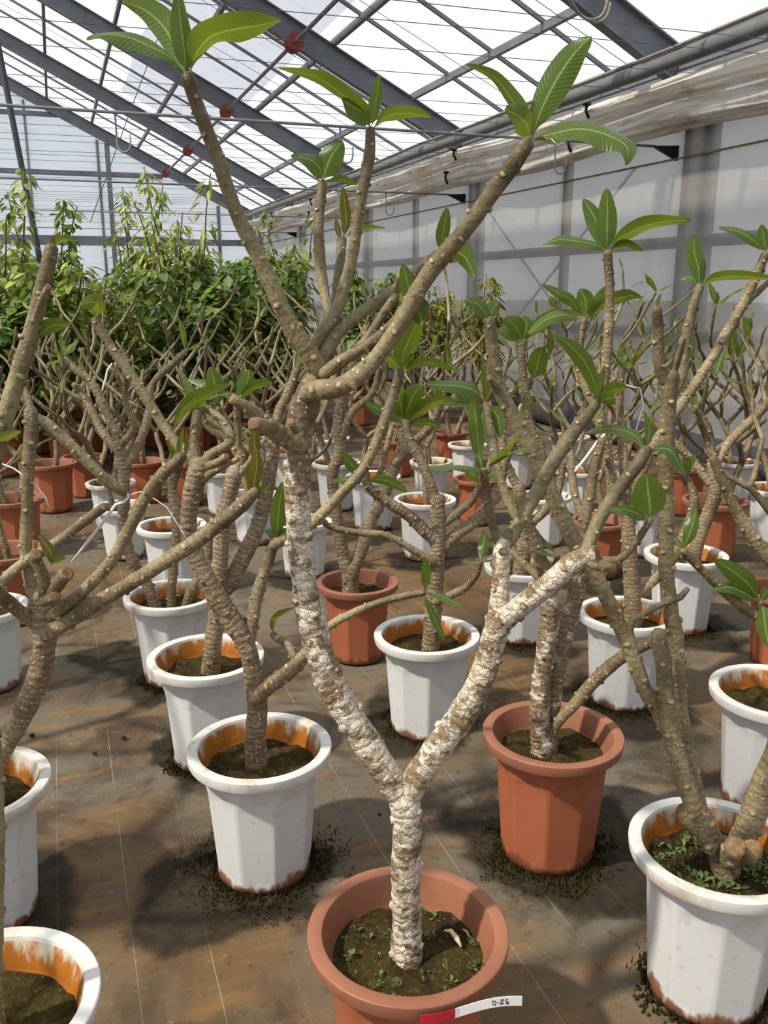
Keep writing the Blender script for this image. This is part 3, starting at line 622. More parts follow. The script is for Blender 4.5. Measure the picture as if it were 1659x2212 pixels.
# ---- the forked, lichen-covered plant in front
pot_at('front', 881, 2006, 452, 'o', 'forked plumeria with white lichened trunk in clay-coloured pot bearing a red and white tag', s=1.0)
trace('front', [
 (0, 0, [(877, 2085, 72), (878, 2000, 64), (877, 1900, 64), (880, 1820, 66), (880, 1765, 66), (874, 1735, 70), (868, 1712, 60)]),
 (0, .02, [(872, 1735, 50), (840, 1680, 62), (795, 1610, 64), (750, 1540, 65), (705, 1450, 65), (672, 1340, 62), (655, 1240, 57), (645, 1120, 55), (644, 1000, 55), (648, 930, 62), (657, 880, 60), (670, 845, 58), (684, 818, 46)], 'f'),
 (.02, -.06, [(705, 822, 36), (672, 770, 43), (620, 690, 39), (560, 560, 34), (510, 460, 31), (470, 340, 31), (430, 240, 31), (405, 165, 33)]),
 (.03, .06, [(678, 790, 24), (675, 755, 26), (692, 722, 28), (730, 665, 27), (760, 560, 26), (778, 440, 25), (797, 340, 25), (800, 280, 22)]),
 (.05, .12, [(718, 690, 20), (702, 640, 23), (691, 560, 23), (688, 480, 23), (697, 395, 21)]),
 (.04, .16, [(700, 760, 20), (720, 690, 20), (728, 620, 20), (735, 560, 20), (738, 518, 21)]),
 (.03, .10, [(690, 790, 30), (702, 762, 36), (730, 715, 34), (765, 688, 28), (830, 640, 24), (870, 610, 23), (910, 578, 24), (945, 548, 20)]),
 (.0, -.02, [(700, 808, 28), (720, 793, 30), (755, 768, 28), (790, 748, 26), (834, 717, 27), (860, 690, 26), (872, 668, 24)]),
 (.0, .03, [(770, 755, 20), (786, 742, 22), (807, 711, 22), (832, 672, 21), (855, 640, 20)]),
 (-.0, -.10, [(662, 850, 40), (685, 842, 44), (725, 838, 44), (762, 820, 41), (800, 787, 39), (840, 735, 37), (872, 690, 36), (912, 612, 37), (960, 550, 38), (1010, 490, 38), (1060, 420, 37), (1105, 360, 37), (1140, 308, 32)]),
 (0, -.06, [(650, 965, 40), (605, 940, 44), (575, 918, 42), (548, 890, 30), (500, 860, 25)], 'c'),
 (-.03, -.09, [(585, 925, 34), (562, 918, 34), (548, 916, 30)], 'c'),
 (-.03, -.05, [(640, 930, 18), (632, 920, 20), (628, 910, 16)], 'c'),
 (0, 0, [(872, 1738, 50), (905, 1675, 60), (950, 1610, 62), (1000, 1540, 62), (1038, 1470, 57), (1060, 1400, 56), (1078, 1345, 54), (1090, 1325, 40)], 'w'),
 (0, .04, [(1072, 1360, 46), (1080, 1290, 42), (1082, 1220, 40), (1086, 1170, 38), (1100, 1150, 26)], 'w'),
 (.03, .10, [(1088, 1180, 34), (1110, 1150, 30), (1150, 1080, 30), (1200, 990, 31), (1250, 920, 29), (1288, 872, 27)]),
 (.03, .0, [(1075, 1170, 20), (1060, 1120, 20), (1050, 1060, 19), (1045, 1015, 17)], 'r'),
 (0, -.05, [(1080, 1350, 46), (1110, 1320, 46), (1150, 1290, 46), (1210, 1240, 46), (1255, 1205, 46), (1290, 1196, 40)], 'cw'),
 (-.04, .0, [(1262, 1205, 30), (1290, 1130, 30), (1310, 1095, 29), (1345, 1045, 30), (1380, 1000, 29), (1398, 970, 26)]),
 (-.05, -.05, [(1275, 1215, 26), (1300, 1222, 26), (1328, 1226, 22)], 'c'),
 (-.04, -.06, [(1300, 1212, 20), (1335, 1210, 18), (1375, 1170, 16), (1405, 1122, 16)]),
], 'bark_lichen', True, 1., leaves=[
 ((-.06, -.12), [(402, 165), (370, 125), (325, 100), (270, 78), (220, 74), (188, 88)], 62, 'leaf', 62, .10),
 ((-.06, .02), [(400, 160), (385, 120), (355, 60), (310, 20), (262, 4)], 66, 'leaf', -25, .10),
 ((-.07, -.07), [(402, 160), (398, 110), (390, 50), (384, -25)], 46, 'leaf', 15, .04),
 ((-.06, -.10), [(408, 162), (425, 115), (455, 80), (500, 65), (560, 55), (610, 42)], 84, 'leaf', 48, .10),
 ((.06, .0), [(800, 275), (785, 235), (740, 205), (680, 165), (595, 146)], 44, 'leaf', -50, .10),
 ((.06, .02), [(800, 275), (785, 245), (765, 232), (738, 216)], 56, 'leaf', 40, .10),
 ((.06, .06), [(803, 275), (808, 240), (815, 200), (820, 160)], 28, 'leaf', 20, .04),
 ((.06, .12), [(805, 278), (835, 252), (880, 245), (932, 254)], 44, 'leaf', 50, .10),
 ((-.1, -.05), [(1145, 300), (1135, 255), (1105, 215), (1065, 165), (1005, 140)], 44, 'leaf', -48, .08),
 ((-.1, -.12), [(1150, 298), (1168, 240), (1200, 175), (1240, 115), (1278, 78)], 66, 'leaf', -18, .05),
 ((-.1, -.16), [(1146, 300), (1138, 270), (1120, 250), (1090, 236)], 54, 'leaf', 35, .10),
 ((-.1, -.16), [(1150, 300), (1190, 290), (1250, 278), (1310, 290), (1355, 318), (1350, 358)], 74, 'leaf', -52, .16),
 ((-.1, -.1), [(1148, 298), (1150, 262), (1153, 220)], 20, 'leaf_young', 30, .04),
 ((.12, .08), [(697, 392), (692, 365), (670, 345), (628, 338)], 48, 'leaf', 45, .10),
 ((.12, .14), [(698, 392), (706, 360), (720, 330), (740, 304)], 56, 'leaf', -15, .08),
 ((.12, .16), [(700, 394), (725, 388), (750, 392), (772, 400)], 26, 'leaf', 55, .08),
 ((.16, .16), [(741, 516), (748, 480), (745, 440), (741, 404)], 23, 'leaf_young', 15, .03),
 ((.16, .16), [(735, 516), (730, 495), (725, 472)], 13, 'leaf_young', 15, .03),
 ((.16, .10), [(745, 516), (770, 498), (800, 492), (832, 492)], 20, 'leaf', 55, .06),
 ((.10, .10), [(950, 545), (955, 515), (962, 480), (966, 448)], 30, 'leaf', 20, .03),
 ((.08, .02), [(955, 550), (985, 545), (1008, 560), (1025, 598)], 50, 'leaf', 30, .12),
 ((.0, .0), [(880, 668), (884, 635), (878, 600), (870, 570)], 34, 'leaf', 10, .04),
 ((-.02, -.06), [(876, 668), (890, 664), (905, 672), (912, 702)], 50, 'leaf', 10, .10),
 ((.04, .04), [(856, 638), (862, 620), (866, 596)], 14, 'leaf_young', 20, .03),
 ((.0, .0), [(1398, 968), (1402, 945), (1402, 920), (1392, 890)], 17, 'leaf', 10, .02),
 ((.0, -.03), [(1402, 972), (1425, 968), (1450, 975), (1478, 1022)], 36, 'leaf', -40, .08),
 ((.0, .05), [(1395, 974), (1370, 940), (1320, 925), (1262, 935)], 34, 'leaf', 45, .10),
 ((-.06, -.06), [(1405, 1122), (1404, 1095), (1400, 1060), (1396, 1022)], 70, 'leaf', 5, .05),
 ((-.06, -.1), [(1402, 1122), (1375, 1108), (1345, 1100), (1318, 1104)], 38, 'leaf', 50, .08),
 ((.10, .04), [(1288, 872), (1285, 830), (1262, 780), (1230, 745), (1195, 724)], 36, 'leaf', 25, .08),
 ((.10, .12), [(1290, 872), (1305, 850), (1330, 842), (1358, 838)], 36, 'leaf', 40, .10),
 ((.10, .06), [(1290, 872), (1305, 864), (1318, 860), (1330, 862)], 34, 'leaf', 20, .10),
 ((.10, .1), [(1288, 872), (1298, 830), (1306, 790)], 16, 'leaf', 30, .03),
])
# ---- white pot left of it
pot_at('left2', 561, 1610, 312, 'w', 'bare plumeria in rust-lined white pot standing next to the tagged clay pot', s=1.0, moss=1.5, short='white pot next to the tagged clay pot', rot=.2)
trace('left2', [
 (0, 0, [(555, 1650, 48), (552, 1590, 45), (556, 1530, 45), (552, 1490, 48), (545, 1440, 38), (530, 1390, 42), (505, 1345, 46), (480, 1310, 48), (452, 1260, 42), (428, 1215, 38), (410, 1160, 38), (408, 1110, 38), (415, 1065, 40), (428, 1020, 46), (436, 1000, 40)]),
 (-.02, -.08, [(548, 1512, 34), (575, 1487, 34), (615, 1458, 33), (650, 1425, 30), (700, 1362, 20), (760, 1325, 18), (840, 1295, 17), (916, 1280, 15)], 'rR'),
 (0, .05, [(536, 1400, 30), (545, 1340, 28), (560, 1270, 26), (582, 1205, 25), (596, 1160, 20)]),
 (.03, .12, [(590, 1180, 22), (630, 1156, 24), (674, 1130, 24), (731, 1073, 23), (783, 1016, 23), (816, 947, 23), (846, 865, 23), (864, 800, 20)]),
 (0, .05, [(440, 1015, 34), (395, 972, 26), (360, 930, 22), (300, 835, 23), (240, 750, 22), (205, 690, 20)]),
 (0, .06, [(425, 1010, 26), (420, 960, 24), (425, 900, 22), (432, 870, 16)], 'r'),
 (0, -.05, [(440, 1010, 24), (468, 1000, 18), (490, 985, 14)], 'c'),
 (0, -.05, [(425, 1040, 24), (460, 1020, 18), (495, 1000, 14), (515, 992, 11)], 'c'),
 (0, .08, [(440, 1005, 24), (450, 985, 22), (500, 950, 20), (470, 900, 19), (440, 880, 16)], 'c'),
 (.0, .1, [(640, 1440, 20), (625, 1395, 18), (600, 1380, 16), (590, 1370, 14)], ''),
], 'bark', True, .8, leaves=[
 ((.02, -.03), [(368, 940), (400, 880), (440, 850), (500, 830)], 30, 'leaf', 25, .04),
 ((.045, .02), [(425, 900), (420, 880), (430, 865), (440, 855)], 36, 'leaf', 10, .05),
 (.05, [(598, 1165), (600, 1130), (605, 1080), (612, 1040)], 34, 'leaf', 10, .08),
 (.05, [(596, 1165), (585, 1150), (572, 1146)], 18, 'leaf', 30),
 (.05, [(600, 1165), (612, 1150), (630, 1146)], 18, 'leaf', 30),
 ((.05, .0), [(205, 690), (212, 668), (200, 652), (172, 660)], 40, 'leaf', 15, .05),
 (.05, [(207, 690), (214, 650), (220, 612)], 12, 'leaf_young', 20, .03),
 ((.12, .05), [(866, 800), (872, 765), (890, 720), (912, 680)], 46, 'leaf', 15, .05),
 ((.12, .08), [(868, 800), (900, 788), (940, 785), (978, 800)], 32, 'leaf', 50, .08),
 (.12, [(864, 800), (858, 770), (855, 742)], 16, 'leaf_young', 20, .03),
 ((.12, .1), [(868, 800), (880, 775), (895, 765)], 20, 'leaf', 20),
 ((.12, .05), [(862, 800), (848, 780), (835, 765)], 22, 'leaf', 20),
 ((.1, .02), [(590, 1370), (590, 1345), (605, 1325), (640, 1312)], 16, 'leaf', 40, .04),
])
# ---- white pot behind that
pot_at('left3', 445, 1415, 252, 'w', 'two-stemmed plumeria in rust-brown-lined white pot, middle of the row beside the bare mat', s=1.0, moss=.7, short='second white pot of the row beside the bare strip of mat')
trace('left3', [
 (0, 0, [(452, 1435, 40), (460, 1390, 38), (467, 1340, 36), (474, 1260, 34), (476, 1200, 34), (480, 1130, 34), (495, 1070, 34), (508, 1020, 34)]),
 (0, .1, [(476, 1285, 26), (495, 1262, 36), (530, 1195, 36), (558, 1135, 34), (575, 1060, 34), (588, 970, 32), (592, 940, 28)]),
 (0, .05, [(505, 1030, 26), (520, 985, 24), (490, 930, 20), (455, 905, 18), (450, 880, 15)], 'r'),
 (.1, .18, [(590, 955, 24), (600, 900, 22), (622, 850, 20), (640, 800, 18)], 'r'),
 (.1, .1, [(580, 1000, 24), (545, 975, 20), (505, 955, 18), (450, 920, 18), (440, 870, 15)], 'r'),
 (0, 0, [(505, 1035, 22), (535, 1005, 16), (545, 985, 13)], 'c'),
 (.015, .0, [(516, 980, 16), (514, 930, 16), (510, 872, 15)], ''),
 (.03, .0, [(482, 925, 14), (475, 905, 13), (472, 882, 12)], ''),
], 'bark_back', True, .8, leaves=[
 (0, [(545, 986), (550, 962), (549, 925)], 24, 'leaf_young', 10, .03),
 ((0, .05), [(507, 868), (470, 840), (440, 828), (405, 818)], 26, 'leaf', 35, .05),
 ((0, .02), [(510, 868), (528, 842), (535, 820), (537, 798)], 38, 'leaf', 10, .04),
 ((0, -.02), [(513, 868), (540, 838), (570, 828), (588, 830)], 24, 'leaf', 30, .05),
 ((0, 0), [(472, 880), (468, 850), (462, 820), (455, 792)], 38, 'leaf', 10, .06),
])
pot_at('left4', 370, 1282, 200, 'w', 'plumeria with three slim stems from the soil in white pot beside the bare mat', s=.98, moss=.8, short='three-stemmed white pot beside the bare mat')
trace('left4', [
 (0, 0, [(340, 1298, 24), (318, 1262, 24), (298, 1232, 24), (278, 1190, 24), (267, 1127, 24), (269, 1060, 24), (262, 985, 24), (250, 930, 22)]),
 (0, .02, [(370, 1293, 20), (374, 1240, 20), (378, 1190, 20), (382, 1130, 22), (372, 1060, 20), (385, 1000, 20)], 'gr'),
 (0, 0, [(395, 1302, 20), (412, 1275, 20), (425, 1255, 19), (450, 1200, 18), (458, 1120, 16)], 'g'),
 (0, .1, [(267, 1010, 20), (300, 960, 20), (320, 900, 18), (330, 830, 15), (380, 780, 16), (400, 760, 14)], 'r'),
 (0, .1, [(262, 985, 20), (220, 930, 18), (190, 870, 18), (160, 830, 14)], 'r'),
 (0, .06, [(255, 940, 20), (235, 900, 18), (200, 830, 18), (165, 800, 18), (140, 775, 14)], 'r'),
 (0, -.1, [(262, 960, 18), (290, 920, 16), (270, 860, 14), (280, 780, 12)], ''),
], 'bark_back', True, .8)
# ---- big plant at the left edge
pot_at('edge_left', -68, 1693, 325, 'w', 'stout plumeria with a hub of cut stubs and spreading arms in white pot', s=1.0, short='')
trace('edge_left', [
 (0, .02, [(-40, 1700, 46), (-20, 1660, 46), (6, 1617, 46), (38, 1563, 46), (73, 1490, 47), (92, 1427, 47), (97, 1370, 52), (90, 1320, 60), (88, 1280, 48)]),
 (0, -.05, [(95, 1370, 36), (140, 1346, 34), (210, 1302, 32), (290, 1255, 32), (370, 1205, 33), (430, 1165, 34), (490, 1118, 34), (535, 1080, 30), (552, 1060, 24)]),
 (0, .0, [(110, 1330, 26), (135, 1315, 27), (185, 1272, 26), (240, 1212, 26), (280, 1140, 27), (320, 1065, 28), (355, 1022, 28), (395, 985, 24)]),
 (.02, .05, [(85, 1300, 34), (68, 1260, 30), (56, 1200, 27), (58, 1100, 26), (62, 1000, 28), (68, 930, 32), (66, 885, 30)]),
 (.05, .1, [(66, 900, 22), (95, 912, 26), (150, 960, 25), (205, 1014, 25), (245, 1048, 24), (272, 1064, 22)], 'c'),
 (.02, -.1, [(80, 1350, 30), (40, 1318, 30), (0, 1285, 30), (-40, 1240, 28)]),
 (-.02, -.05, [(98, 1295, 28), (92, 1240, 26), (75, 1205, 28), (78, 1196, 26)], 'c'),
 (-.03, -.06, [(108, 1290, 24), (130, 1255, 28), (146, 1238, 30)], 'c'),
 (-.03, -.08, [(95, 1300, 22), (112, 1292, 24), (120, 1288, 22)], 'c'),
 (.05, .08, [(68, 890, 18), (60, 860, 16), (55, 845, 12)], ''),
 (-.06, .10, [(-6, 1284, 22), (0, 1264, 22), (44, 1221, 24), (123, 1171, 22), (190, 1120, 22), (228, 1094, 18)], ''),
], 'bark', True, .75, leaves=[
 (-.05, [(110, 1222), (112, 1200), (100, 1178), (84, 1156)], 24, 'leaf_young', 10, .04),
 ((-.05, -.08), [(112, 1220), (125, 1208), (142, 1204)], 18, 'leaf', 30, .05),
 (-.05, [(545, 1072), (540, 1045), (535, 1010)], 14, 'leaf_young', 20, .03),
 (-.05, [(548, 1070), (550, 1040), (555, 1000), (552, 965)], 30, 'leaf_young', 15, .03),
 (-.05, [(552, 1068), (565, 1058), (582, 1048)], 18, 'leaf', 30, .03),
 (.0, [(386, 985), (388, 960), (396, 925)], 12, 'leaf', 20, .02),
 (.0, [(400, 985), (404, 960), (402, 930)], 10, 'leaf_young', 20, .02),
])
pot_at('near_left', -36, 2170, 470, 'w', 'nearest white pot with rust-streaked inside and a tall dark bare plumeria', s=1.0, short='')
trace('near_left', [
 (0, 0, [(-14, 2150, 40), (-10, 1950, 36), (-12, 1700, 38), (-40, 1400, 40), (-48, 1200, 42), (-30, 1040, 42), (0, 940, 40), (32, 835, 38), (55, 760, 38), (72, 700, 36), (95, 610, 34), (112, 535, 28)]),
 (0, -.05, [(72, 705, 18), (90, 650, 16), (105, 620, 14)], 'c'),
], 'bark', True, .35, leaves=[
 (.0, [(113, 532), (114, 520), (116, 506)], 8, 'leaf_young', 20, .02), (.0, [(118, 532), (119, 522), (120, 507)], 8, 'leaf_young', 20, .02),
 ((.0, -.04), [(118, 530), (135, 518), (150, 516), (170, 520)], 18, 'leaf', 45, .05),
 ((.0, .0), [(80, 735), (95, 715), (120, 702), (152, 700)], 38, 'leaf', 30, .06),
 ((.0, -.05), [(-10, 960), (10, 945), (45, 930)], 26, 'leaf', 40, .05),
])
# ---- centre white pot
pot_at('centre', 922, 1368, 232, 'w', 'short plumeria with sharply bent arms in clean white pot behind the tagged plant', s=.98, moss=.9, short='white pot behind the fork of the tagged plant')
trace('centre', [
 (0, 0, [(930, 1392, 40), (934, 1340, 37), (940, 1270, 35), (944, 1210, 34), (948, 1150, 33), (946, 1100, 32), (948, 1070, 26)], 'c'),
 (0, -.05, [(946, 1170, 28), (915, 1145, 28), (885, 1115, 26), (858, 1098, 24), (825, 1075, 22), (800, 1055, 20), (782, 1022, 16)]),
 (0, .08, [(950, 1185, 26), (985, 1155, 28), (1030, 1122, 27), (1060, 1085, 26), (1078, 1060, 24), (1090, 1000, 20), (1120, 930, 18)], 'r'),
 (-.02, -.08, [(935, 1215, 20), (897, 1191, 16), (837, 1157, 15), (777, 1151, 15), (716, 1139, 14), (694, 1122, 14)]),
 (0, .1, [(948, 1110, 22), (935, 1060, 22), (912, 1000, 22), (885, 950, 20), (876, 910, 18)]),
 (0, 0, [(945, 1140, 20), (985, 1110, 20), (1020, 1080, 18), (1035, 1050, 15)], 'r'),
 (-.02, -.08, [(940, 1300, 18), (975, 1285, 18), (1005, 1270, 16), (1030, 1240, 13), (1038, 1215, 10)], 'r'),
], 'bark', True, .8, leaves=[
 ((.1, .05), [(876, 912), (880, 885), (895, 850), (915, 832)], 44, 'leaf', 10, .06),
 ((.1, .05), [(874, 912), (868, 885), (862, 855), (864, 835)], 34, 'leaf', 15, .05),
 ((.1, .02), [(880, 915), (905, 890), (940, 868), (982, 862)], 36, 'leaf', 40, .08),
 ((.1, .02), [(872, 915), (850, 895), (820, 885), (790, 872)], 34, 'leaf', 35, .08),
 ((.1, .1), [(882, 920), (905, 915), (930, 915), (952, 924)], 24, 'leaf', 50, .06),
 ((-.05, -.08), [(790, 1040), (770, 1015), (752, 995), (736, 975)], 26, 'leaf', 20, .06),
 ((-.05, -.08), [(792, 1042), (770, 1034), (745, 1036), (716, 1040)], 22, 'leaf', 40, .06),
 ((-.05, -.08), [(795, 1042), (820, 1036), (850, 1045), (880, 1062)], 26, 'leaf', 30, .06),
])
# ---- clay pot right
pot_at('right6', 1194, 1580, 308, 'o', 'plumeria with three stems spreading low from a plain orange clay-coloured pot', s=1.0, moss=1.1, short='plain orange pot with three low stems', rot=.3)
trace('right6', [
 (0, 0, [(1172, 1602, 50), (1165, 1545, 45), (1171, 1460, 40), (1180, 1380, 39), (1188, 1300, 37), (1178, 1245, 35), (1160, 1190, 30), (1140, 1130, 26), (1122, 1070, 22)]),
 (.02, .08, [(1188, 1590, 26), (1198, 1500, 34), (1212, 1405, 38), (1232, 1330, 38), (1248, 1262, 35), (1252, 1190, 28), (1268, 1100, 26), (1285, 1010, 22), (1300, 950, 20)], 'g'),
 (0, -.06, [(1196, 1575, 24), (1240, 1522, 25), (1290, 1465, 28), (1345, 1418, 28), (1388, 1396, 25), (1418, 1384, 20)], 'g'),
 (.0, .15, [(1150, 1165, 20), (1100, 1090, 20), (1075, 1010, 20), (1062, 940, 20), (1050, 875, 20)]),
 (.06, .15, [(1262, 1130, 20), (1240, 1060, 18), (1235, 1000, 18), (1230, 930, 16)], 'r'),
 (0, .06, [(1180, 1260, 20), (1150, 1235, 18), (1115, 1200, 16), (1100, 1185, 14)], 'c'),
 (.02, .0, [(1185, 1290, 18), (1205, 1260, 18), (1200, 1225, 15), (1205, 1200, 12)], 'r'),
], 'bark_lichen', True, .85, leaves=[
 ((.15, .1), [(1048, 872), (1030, 848), (1000, 835), (960, 832), (918, 830)], 44, 'leaf', 45, .08),
 ((.15, .12), [(1050, 872), (1052, 850), (1048, 820), (1044, 785)], 16, 'leaf', 20, .03),
 ((.15, .12), [(1044, 955), (1040, 925), (1042, 890), (1048, 872)][::-1], 44, 'leaf', 20, .04),
 ((.15, .12), [(1056, 876), (1068, 890), (1078, 910), (1080, 945)], 36, 'leaf', 25, .05),
 ((.15, .1), [(1046, 876), (1020, 866), (990, 866), (955, 875)], 30, 'leaf', 45, .08),
])
# ---- white pot right front
pot_at('right8', 1553, 1825, 368, 'w', 'tall multi-stemmed plumeria with round cut stubs in weathered white pot full of green weeds', s=1.0, moss=.6, short='weathered white pot full of green weeds', rot=1.0)
trace('right8', [
 (0, 0, [(1572, 1872, 60), (1562, 1845, 62), (1545, 1822, 50), (1515, 1790, 46), (1490, 1766, 42), (1474, 1748, 36)], 'c'),
 (-.02, .0, [(1535, 1830, 40), (1522, 1772, 44), (1497, 1735, 42), (1471, 1661, 40), (1446, 1566, 38), (1437, 1471, 37), (1430, 1415, 34), (1421, 1365, 28)]),
 (.05, .06, [(1560, 1850, 40), (1535, 1800, 36), (1513, 1756, 36), (1492, 1661, 36), (1474, 1566, 35), (1465, 1503, 36), (1458, 1376, 36), (1447, 1313, 34), (1440, 1225, 34), (1438, 1025, 34), (1441, 930, 34), (1446, 840, 34), (1447, 808, 36)], 'g'),
 (.06, .04, [(1440, 830, 22), (1424, 790, 25), (1421, 704, 25), (1419, 668, 22)]),
 (.06, .08, [(1455, 850, 24), (1472, 808, 28), (1479, 749, 25), (1488, 704, 24), (1501, 650, 20), (1513, 618, 18)]),
 (.06, .06, [(1448, 815, 16), (1462, 770, 14), (1474, 730, 11)], ''),
 (.02, .06, [(1442, 1580, 30), (1421, 1535, 32), (1392, 1487, 32), (1354, 1386, 33), (1313, 1297, 33), (1285, 1240, 34), (1228, 1145, 36), (1180, 1040, 36), (1130, 940, 36), (1095, 875, 34), (1075, 828, 32), (1063, 750, 30), (1057, 690, 24)]),
 (.05, .02, [(1080, 850, 18), (1068, 830, 16), (1056, 815, 14)], 'c'),
 (0, .0, [(1572, 1868, 46), (1590, 1835, 52), (1612, 1795, 56), (1642, 1720, 58), (1675, 1640, 56), (1710, 1560, 52), (1740, 1420, 46), (1800, 1250, 38), (1830, 1050, 32), (1900, 880, 26)]),
 (-.05, -.1, [(1575, 1860, 40), (1582, 1840, 44), (1590, 1828, 46)], 'c'),
 (-.04, -.08, [(1600, 1850, 40), (1615, 1840, 44), (1628, 1836, 44)], 'c'),
 (.02, .05, [(1392, 1470, 18), (1360, 1360, 16), (1385, 1330, 16), (1430, 1305, 15), (1470, 1290, 14), (1485, 1272, 12)], ''),
], 'bark', True, .45, leaves=[
 (.08, [(1512, 618), (1510, 585), (1500, 545), (1498, 505)], 34, 'leaf', 15, .04),
 (.08, [(1515, 618), (1518, 590), (1520, 560)], 12, 'leaf', 20, .03),
 ((.08, .05), [(1516, 618), (1545, 602), (1600, 597), (1690, 606)], 36, 'leaf', 55, .04),
 ((.08, .1), [(1510, 616), (1500, 604), (1485, 600), (1470, 603)], 18, 'leaf', 50, .04),
 (.04, [(1420, 665), (1422, 650), (1428, 634)], 8, 'leaf_young', 20, .02),
 ((.06, .04), [(1057, 690), (1045, 670), (1030, 655), (1012, 652)], 40, 'leaf', 35, .08),
 ((.06, .1), [(1058, 690), (1065, 668), (1075, 655), (1078, 650)], 30, 'leaf', 20, .06),
])
pot_at('right9', 1676, 1490, 283, 'w', 'white pot with orange-stained rim behind the weedy white pot, plumeria leaning out', s=1.0)
trace('right9', [(0, 0, [(1690, 1500, 40), (1695, 1420, 38), (1700, 1330, 36), (1690, 1250, 30), (1640, 1180, 28), (1600, 1120, 26), (1570, 1060, 24), (1540, 990, 20)]),
 (0, -.05, [(1690, 1260, 24), (1710, 1180, 24), (1740, 1100, 20)]),
 (0, -.1, [(1695, 1400, 20), (1660, 1350, 22), (1625, 1325, 26), (1590, 1300, 22), (1540, 1255, 18), (1475, 1190, 18)], 'r'), (-.03, -.05, [(1640, 1340, 16), (1642, 1320, 14), (1643, 1300, 12)])], 'bark_back', True, .6, leaves=[
 ((-.05, -.1), [(1642, 1300), (1620, 1265), (1585, 1235), (1543, 1210)], 44, 'leaf', 15, .05),
 ((-.05, -.1), [(1642, 1302), (1610, 1282), (1575, 1268), (1540, 1275)], 32, 'leaf', 35, .05),
 ((-.05, -.1), [(1645, 1302), (1650, 1330), (1655, 1365), (1662, 1400)], 40, 'leaf', 15, .05),
 ((-.05, -.05), [(1644, 1300), (1655, 1280), (1665, 1270)], 24, 'leaf', 25, .05)])
pot_at('right10', 1355, 1322, 197, 'w', 'plumeria with upright leafy stem in orange-lined white pot behind the three-stemmed clay pot', s=.97, moss=1.0, short='orange-lined white pot behind the low-stemmed clay pot')
trace('right10', [
 (0, 0, [(1368, 1346, 38), (1366, 1290, 36), (1362, 1220, 34), (1358, 1160, 32), (1356, 1110, 34)]),
 (0, .1, [(1370, 1290, 24), (1400, 1262, 24), (1440, 1225, 24), (1480, 1150, 22), (1500, 1080, 20), (1480, 1030, 18)], 'r'),
 (0, -.05, [(1355, 1125, 24), (1330, 1060, 24), (1310, 980, 24), (1296, 900, 24), (1303, 840, 22), (1313, 750, 22), (1317, 625, 20), (1312, 545, 19)]),
 (0, .1, [(1358, 1120, 26), (1390, 1010, 24), (1420, 950, 22), (1460, 890, 22), (1526, 794, 22), (1571, 717, 22), (1616, 636, 21), (1655, 548, 19)]),
 (.05, .15, [(1560, 738, 14), (1600, 670, 13), (1659, 610, 12)], 'r'),
 (0, .05, [(1358, 1115, 24), (1350, 1040, 22), (1345, 960, 20), (1338, 880, 18), (1342, 800, 16)], 'r'),
 (0, -.08, [(1340, 1090, 18), (1330, 1050, 18), (1318, 1010, 14), (1310, 985, 12)], 'c'),
 (0, .05, [(1300, 905, 18), (1270, 850, 18), (1250, 780, 18), (1262, 690, 16)], ''),
], 'bark', True, .6, leaves=[
 ((-.05, -.05), [(1311, 545), (1311, 505), (1312, 455), (1310, 406)], 42, 'leaf', 8, .03),
 ((-.05, .0), [(1309, 545), (1302, 510), (1282, 465), (1260, 430)], 42, 'leaf', 15, .05),
 ((-.05, -.1), [(1316, 545), (1340, 515), (1390, 490), (1440, 478), (1492, 476)], 46, 'leaf', 50, .08),
 ((-.05, -.1), [(1308, 545), (1285, 528), (1240, 520), (1205, 518), (1173, 530)], 34, 'leaf', 52, .10),
 ((-.05, -.05), [(1316, 546), (1335, 532), (1360, 530), (1388, 542)], 28, 'leaf', 50, .05),
 ((.05, .0), [(1262, 690), (1235, 650), (1210, 635), (1172, 615)], 26, 'leaf', 30, .06),
 ((.05, .05), [(1264, 690), (1266, 660), (1262, 640), (1252, 625)], 40, 'leaf', 15, .08),
 ((.05, .08), [(1266, 690), (1290, 655), (1310, 630), (1328, 612)], 26, 'leaf', 20, .05),
 ((.05, .0), [(1266, 692), (1300, 660), (1350, 640), (1388, 642)], 34, 'leaf', 40, .08),
 ((.05, -.05), [(1258, 692), (1220, 680), (1180, 690), (1140, 722)], 34, 'leaf', 40, .05),
 ((.1, .05), [(1655, 545), (1630, 520), (1595, 500), (1553, 492)], 30, 'leaf', 50, .06),
 ((.1, .1), [(1656, 545), (1650, 515), (1645, 485)], 26, 'leaf', 20, .05),
])
pot_at('right11', 1482, 1195, 175, 'w', 'low plumeria in rust-streaked white pot behind the tall stems of the weedy pot', s=.98, moss=.8, short='rust-streaked white pot behind the tall stems')
trace('right11', [(0, 0, [(1500, 1200, 30), (1510, 1160, 30), (1530, 1110, 28), (1545, 1060, 28), (1540, 1000, 26)]),
 (0, .1, [(1545, 1060, 20), (1500, 1000, 18), (1450, 950, 18), (1400, 900, 16)], 'r'), (0, .1, [(1542, 1010, 20), (1580, 950, 20), (1640, 890, 18), (1700, 820, 16)], 'r'), (0, .0, [(1540, 1010, 18), (1530, 930, 18), (1500, 880, 16)], 'r')], 'bark_back', True, .6)
pot_at('right12', 1132, 1220, 165, 'w', 'white pot with rust flecks beside the centre white pot, plumeria with a curved scarred trunk', s=.93, moss=.7, short='rust-flecked white pot right behind the forked limb')
